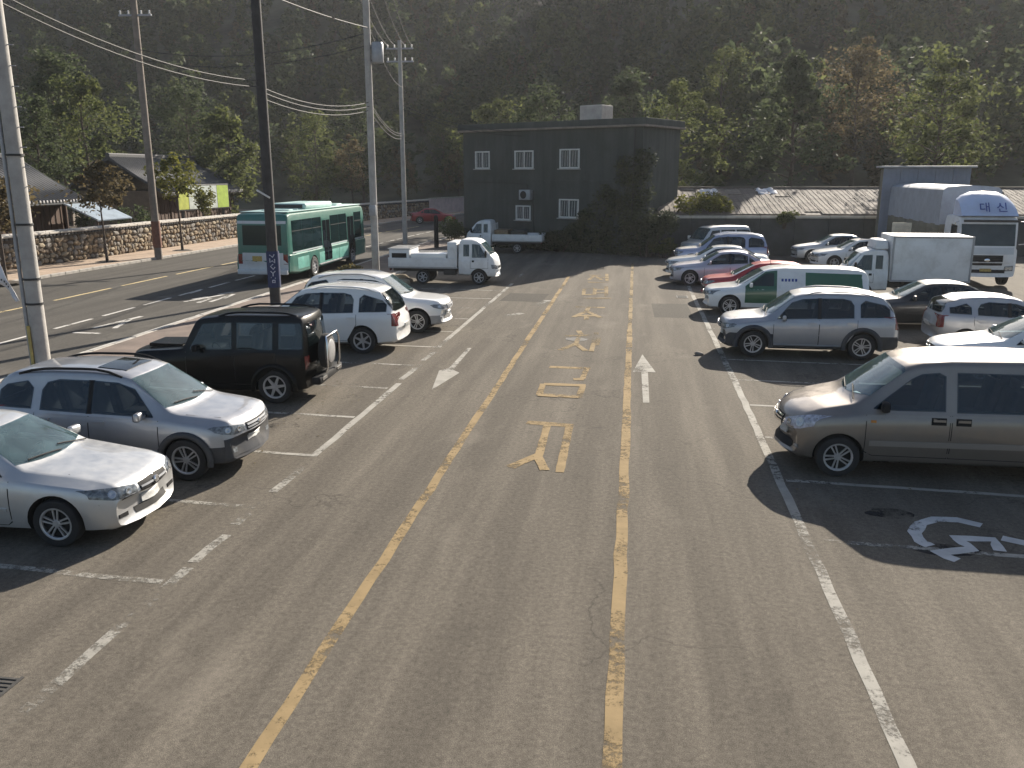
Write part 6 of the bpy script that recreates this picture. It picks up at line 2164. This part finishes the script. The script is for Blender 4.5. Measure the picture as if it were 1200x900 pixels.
    for i in range(nT + 1):
        f = i / nT
        x = x0 + (x1 - x0) * f
        sag = .035 * abs(math.sin(f * PI * 5))
        ring = []
        for (y, z) in ((-1.25, 2.46), (-1.245, 3.0), (-1.235, 3.6), (-1.20, 4.0), (-1.05, 4.12), (-.5, 4.18), (0, 4.2), (.5, 4.18), (1.05, 4.12), (1.20, 4.0), (1.235, 3.6), (1.245, 3.0), (1.25, 2.46)):
            q = sag * (1 if 2.6 < z < 4.05 else .4)
            ring.append(bm.verts.new((x, y * (1 - q), z - q * (z > 4))))
        rings.append(ring)
    for a, bb in zip(rings, rings[1:]):
        for k in range(12): bm.faces.new((a[k], a[k + 1], bb[k + 1], bb[k]))
    bm.faces.new(rings[0]); bm.faces.new(rings[-1][::-1])
    from_bm('tarpaulin', bm, M_SHED, t, 40)
    for x in (-7.6, -8.9):
        for sg in (-1, 1): add_wheel(t, x, sg * .98, .50, 'bus', .30, 8, M_METALG)
    b = MB()
    for sg in (-1, 1): b.tube([(-2.2, sg * .72, .78), (-3.4, sg * .72, .78)], .26, 14)
    b.obj('fuel_tank', M_METALG, t, 40)
    return c
big_truck()

# ---------- red car far down the road
sp = sedan_spec(L=4.5, W=1.75, H=1.45, paint=M_REDP)
c = Car('red_sedan', 'red sedan far down the road beyond the bus', 'car', sp, -17.4, 82.5, 1, 0.35, 'cars far down the road')
dress_sedan(c)
sp = suv_spec(L=4.1, W=1.72, H=1.50, paint=mat('dark_red_paint', (.20, .02, .03), .35, coat=.6), wb=2.5, fo=.82, R=.31, hood=.96, cowl=1.05, wt=1.88, rake=.40, belt0=.92, wheelkey='sedan')
c = Car('dark_red_hatchback', 'dark red hatchback by the pink wall at the far end of the road', 'car', sp, -14.6, 88.5, 1, 1.1, 'cars far down the road')
dress_suv(c, 1.05, 1.88, 2.30, 3.10, 3.76, spoiler=False, headlow=.66, door_z=.30)

for c in CARS: c.finalize()
CARS.clear()

# ------------------------------------------------------------------ poles, wires, banners, small things
def pole(label, px, py, h, r0, r1, material, z=.11, crossarm=True, sleeve=None, name='utility_pole'):
    x, y = gp(px, py, z)
    t = thing(name, label, 'pole', (x, y, z), random.uniform(-.1, .1), 'utility poles along the road')
    MB().tube([(0, 0, -.1), (0, 0, h * .5), (0, 0, h)], [r0, (r0 + r1) / 2, r1], 16).obj('shaft', material, t, 60)
    if crossarm:
        for zz in (h - .5, h - 1.3):
            mb = MB(); mb.box((0, 0, zz), (1.8, .09, .09), bevel=.01)
            a = mb.obj('crossarm', M_METALG, t)
            for q in (-.8, -.35, .35, .8):
                MB().lathe([(0, .20), (.03, .20), (.06, .14), (.035, .10), (.06, .05), (.04, 0)], 10, M=Matrix.Translation((q, 0, zz + .045))).obj('insulator', M_FRAME, a)
    if sleeve:
        MB().lathe([(r0 * 1.0, sleeve[0]), (r0 * 1.12, sleeve[0]), (r0 * 1.12, sleeve[1]), (r0 * .98, sleeve[1])], 16).obj('sleeve', sleeve[2], t, 40)
    return t, Vector((x, y, z))


p1, P1 = pole('pale concrete utility pole with a cable pipe, nearest at the left', 50.5, 427, 14.5, .19, .15, M_CONC)
mb = MB(); mb.tube([(-.21, -.10, 0), (-.21, -.10, 3.6), (-.20, -.08, 9.0)], .045, 8); mb.obj('cable_pipe', M_METALG, p1, 60)
mb = MB(); mb.tube([(-.13, -.19, 0), (-.13, -.19, 1.0)], .04, 8); mb.obj('guard_strip', mat('yellow_guard', (.42, .34, .12), .7, var=.3, vscale=6), p1, 60)
for zz in (1.5, 2.1, 3.4, 5.0):
    MB().lathe([(.19, zz), (.205, zz), (.205, zz + .05), (.19, zz + .05)], 16).obj('steel_band', M_DARKM, p1, 40)
for k in range(8):
    MB().tube([(.15, 0, 4.3 + k * .45), (.30, .02, 4.3 + k * .45)], .012, 5).obj('step_bolt', M_METALG, p1)
p2, P2 = pole('brown weathered utility pole on the far pavement between two street trees', 186, 301.5, 14.0, .21, .16, M_CONCD, z=.12, sleeve=(.55, 2.0, mat('rust_sleeve', (.17, .075, .05), .8, var=.3, vscale=5)))
p3, P3 = pole('grey concrete pole on the footpath left of the service truck', 441, 325.5, 13.5, .17, .14, M_CONC)
mb = MB(); mb.lathe([(0, .0), (.24, .0), (.26, .05), (.26, .75), (.22, .82), (0, .82)], 18, M=Matrix.Translation((.42, 0, 9.2))); o = mb.obj('transformer', M_METALG, p3, 40)
mb = MB(); mb.tube([(.42, 0, 10.02), (.42, 0, 10.3)], .03, 6); mb.box((.2, 0, 9.3), (.3, .06, .06)); mb.box((.2, 0, 9.8), (.3, .06, .06)); mb.obj('bracket', M_DARKM, o)
mb = MB(); mb.box((0, -.21, 3.0), (.30, .16, .46), bevel=.02); mb.obj('meter_box', M_METALG, p3, 40)
p4, P4 = pole('far grey concrete pole on the footpath above the service truck bed', 475, 284.0, 13.0, .17, .13, M_CONC)
p5, P5 = pole('dark pole wrapped with a blue lettered banner beside the white SUVs', 323.5, 360.0, 12.5, .19, .15, mat('dark_pole', (.040, .038, .038), .85, var=.3, vscale=3), crossarm=False)
# banner wrapped round the dark pole
bn = MB()
N_ = 14
for j in range(2): pass
V, Fs = [], []
for i in range(N_ + 1):
    a = -PI * .5 + (i / N_ - .5) * PI * 1.5
    for z in (.72, 1.98): V.append((math.cos(a) * .222, math.sin(a) * .222, z))
for i in range(N_): Fs.append((2 * i, 2 * i + 2, 2 * i + 3, 2 * i + 1))
me = bpy.data.meshes.new('banner'); me.from_pydata(V, [], Fs)
ban = mesh_obj('banner', me, M_BLUEB, None, 60)
ban.location = P5
tag(ban, 'blue vertical banner with white marks tied round the dark pole', 'banner')
tilt = Vector((P5.x, P5.y, 0)).normalized()
# white marks as printed strokes on the cloth, top to bottom
marks = [[(-.09, 1.86), (.02, 1.78), (.08, 1.88)], [(-.08, 1.74), (-.08, 1.60), (.0, 1.66), (.08, 1.58), (.08, 1.72)], [(.02, 1.54), (-.07, 1.46), (.02, 1.36), (.08, 1.44)], [(-.08, 1.30), (.0, 1.22), (.08, 1.30)], [(.0, 1.22), (.0, 1.12)], [(-.08, 1.08), (.08, 1.05)], [(-.03, .98), (.05, .98), (.05, .90), (-.03, .90), (-.03, .98)]]
for st in marks:
    V, Fs = [], []
    for i, (u, z) in enumerate(st):
        d = Vector(st[min(i + 1, len(st) - 1)]) - Vector(st[max(i - 1, 0)])
        d = d.normalized(); nx_ = Vector((-d.y, d.x)) * .019
        for sg in (1, -1):
            uu, zz = u + sg * nx_.x, z + sg * nx_.y
            a = -PI * .5 + uu / .222 + .30
            V.append((math.cos(a) * .2265, math.sin(a) * .2265, zz))
    for i in range(len(st) - 1): Fs.append((2 * i, 2 * i + 1, 2 * i + 3, 2 * i + 2))
    pydata('letter', V, Fs, M_INKW, ban)
# small metal bracket at its top
mb = MB(); mb.tube([(-.30, -.25, 4.05), (.15, -.25, 3.80)], .035, 6); mb.obj('bracket', M_FRAME, p5)

# wires between poles
def wire(a, b, sag, n=14):
    pts = []
    for i in range(n + 1):
        t = i / n
        p = a.lerp(b, t); p.z -= sag * 4 * t * (1 - t); pts.append(p)
    return pts
def wires(label, A_, B_, offs, sag):
    mb = MB()
    for dx, dz in offs: mb.tube(wire(A_ + Vector((dx, 0, dz)), B_ + Vector((dx, 0, dz)), sag), .018, 5)
    o = mb.obj('overhead_cables', M_CABLE, None); tag(o, label, 'cable', 'overhead cables')
wires('overhead cables from the near pale pole to the pole by the service truck', P1 + Vector((0, 0, 14.0)), P3 + Vector((0, 0, 13.0)), ((-.8, .2), (-.35, .2), (.35, .2), (.8, .2), (.1, -2.4)), .5)
wires('overhead cables from the pole by the service truck to the farthest pole', P3 + Vector((0, 0, 13.0)), P4 + Vector((0, 0, 12.5)), ((-.8, .2), (-.35, .2), (.35, .2), (.8, .2), (.1, -2.4)), .5)
wires('overhead cables crossing the road from the brown pole to the pole by the service truck', P2 + Vector((0, 0, 11.0)), P3 + Vector((0, 0, 10.4)), ((0, 0), (0, -.5)), .6)
wires('overhead cables running from the farthest pole to the dark building', P4 + Vector((0, 0, 9.0)), Vector((-6.0, 54.6, 7.2)), ((0, 0), (0, -.25)), .5)

wires('telephone cables slung low from the dark banner pole to the pole by the service truck', P5 + Vector((0, 0, 7.4)), P3 + Vector((0, 0, 7.6)), ((0, 0), (.03, -.16), (-.03, -.34)), .35)
wires('telephone cables slung low from the pole by the service truck to the farthest pole', P3 + Vector((0, 0, 7.6)), P4 + Vector((0, 0, 7.2)), ((0, 0), (.03, -.16), (-.03, -.34)), .4)
wires('telephone cables slung low between the near pale pole and the dark banner pole', P1 + Vector((0, 0, 8.6)), P5 + Vector((0, 0, 7.6)), ((0, 0), (.03, -.2)), .4)

# dark post behind the truck bed
x, y = -12.55, 53.8
o = MB().lathe([(0, 2.05), (.10, 2.0), (.14, 1.88), (.15, 0), (.15, -.05)], 12, M=Matrix.Translation((0, 0, 0))).obj('bollard', M_BLACK, None, 50)
o.location = (x, y, .11); tag(o, 'tall black round topped post seen behind the service truck bed', 'post')

# white lettered flag at the left edge
fl = thing('flag', 'white flag with dark marks drooping into view at the left edge', 'flag', (gp(-14, 372)[0] * .92, gp(-14, 372)[1] * .92, 0), 0)
def at_depth(px, py, Y):
    d = _F + _R * ((px - 600) / 1000.0) - _U * ((py - 450) / 1000.0)
    k = Y / d.y
    return Vector((0, 0, CAM_H)) + d * k
fy = fl.location.y
base = Vector(fl.location)
top = at_depth(-16, 250, fy)
MB().tube([(0, 0, 0), (0, 0, top.z + .1)], .025, 8).obj('staff', M_METALG, fl, 60)
up_ = [(-15, 285), (-6, 300), (3, 318), (9, 327), (14, 334), (17, 343), (21, 353)]
lo_ = [(-15, 322), (-8, 328), (-2, 332), (4, 336), (10, 341), (15, 347), (20.2, 353.6)]
V, Fs = [], []
for i, (u, l) in enumerate(zip(up_, lo_)):
    for k in range(5):
        px = u[0] + (l[0] - u[0]) * k / 4; py = u[1] + (l[1] - u[1]) * k / 4
        p = at_depth(px, py, fy) - base
        p.y += .07 * math.sin(i * 1.3 + k * .9)
        V.append(p)
for i in range(6):
    for k in range(4): Fs.append((5 * i + k, 5 * i + 5 + k, 5 * i + 6 + k, 5 * i + 1 + k))
cl = pydata('cloth', V, Fs, M_WHITEB, fl, 60)
md = cl.modifiers.new('thick', 'SOLIDIFY'); md.thickness = .006
for (px, py) in ((7.5, 329.5), (9.8, 332.5), (12.2, 335.5), (4.0, 327.5)):
    c_ = at_depth(px, py, fy) - base
    mb = MB(); mb.box((c_.x, c_.y - .09, c_.z), (.035, .012, .055)); mb.obj('printed_mark', M_INK, fl)

# cream sign board by the box truck
sg_ = thing('sign_board', 'small cream notice board on a post above the box truck cab', 'sign', (12.42, 43.0, 0), -.03)
mb = MB(); mb.tube([(0, .03, 0), (0, .03, 2.2)], .04, 8); mb.obj('post', M_METALG, sg_)
mb = MB(); mb.box((0, 0, 1.98), (.86, .05, .96), bevel=.008); bd = mb.obj('board', mat('cream_board', (.60, .55, .44), .7, var=.12, vscale=6), sg_)
for k, (w, z, x) in enumerate(((.6, 2.30, 0), (.66, 2.22, .02), (.5, 2.12, -.05), (.62, 2.03, .0), (.4, 1.90, .08), (.55, 1.82, -.02))):
    mb = MB(); mb.box((x, -.028, z), (w, .004, .022)); mb.obj('printed_line', mat('faded_ink', (.36, .32, .26), .8), bd)
mb = MB(); mb.box((-.12, -.03, 1.68), (.20, .01, .14)); mb.obj('printed_mark', mat('brown_print', (.20, .13, .08), .8), bd)

# planting strip by the grey pole: stones and dry plants
for i in range(16):
    x, y = random.uniform(-12.6, -9.9), random.uniform(34.6, 38.8)
    bm = bmesh.new(); bmesh.ops.create_icosphere(bm, subdivisions=2, radius=.22)
    for v in bm.verts: v.co *= 1 + .45 * mnoise.noise(v.co * 4 + Vector((i * 3, 1, 0)))
    o = from_bm('boulder', bm, random.choice(M_STONE), None, 50); o.location = (x, y, .12 if x < -11.35 else .05); o.scale = (random.uniform(.8, 1.8), random.uniform(.8, 1.7), random.uniform(.5, 1.1))
    tag(o, 'rough stone lying under the service truck tail by the grey pole', 'boulder', 'stones by the service truck')
shrub('shrub', 'low dry plant among the stones at the foot of the grey pole', -12.4, 36.6, .1, 1.3, .7, M_GRASS, 700, .12, 41, 'plants on the footpath')
shrub('shrub', 'low green plant on the footpath beside the dark banner pole', -12.2, 32.2, .1, 1.5, .6, M_LEAF, 700, .12, 42, 'plants on the footpath')

# pebble on the aisle
bm = bmesh.new(); bmesh.ops.create_icosphere(bm, subdivisions=2, radius=.09)
for v in bm.verts: v.co = Vector((v.co.x * 1.4, v.co.y, v.co.z * .6)) * (1 + .4 * mnoise.noise(v.co * 9))
o = from_bm('stone', bm, M_CONCD, None, 50); o.location = (*gp(818.5, 416), .04)
tag(o, 'small dark stone lying on the aisle before the silver SUV', 'stone')

# ------------------------------------------------------------------ the air: thin backlit haze over the whole scene
hz = bpy.data.materials.new('haze')
hz.use_nodes = True
_n = hz.node_tree
_n.nodes.remove(_n.nodes['Principled BSDF'])
_v = _n.nodes.new('ShaderNodeVolumePrincipled')
_v.inputs['Color'].default_value = (0.92, 0.95, 1.0, 1)
_v.inputs['Density'].default_value = 0.00022
_v.inputs['Anisotropy'].default_value = 0.35
_n.links.new(_v.outputs[0], _n.nodes['Material Output'].inputs['Volume'])
mb = MB(); mb.box((0, 140, 54), (1200, 620, 110.2))
o = mb.obj('haze', hz, None); o['kind'] = 'stuff'; o['label'] = 'thin backlit haze in the air over the car park'
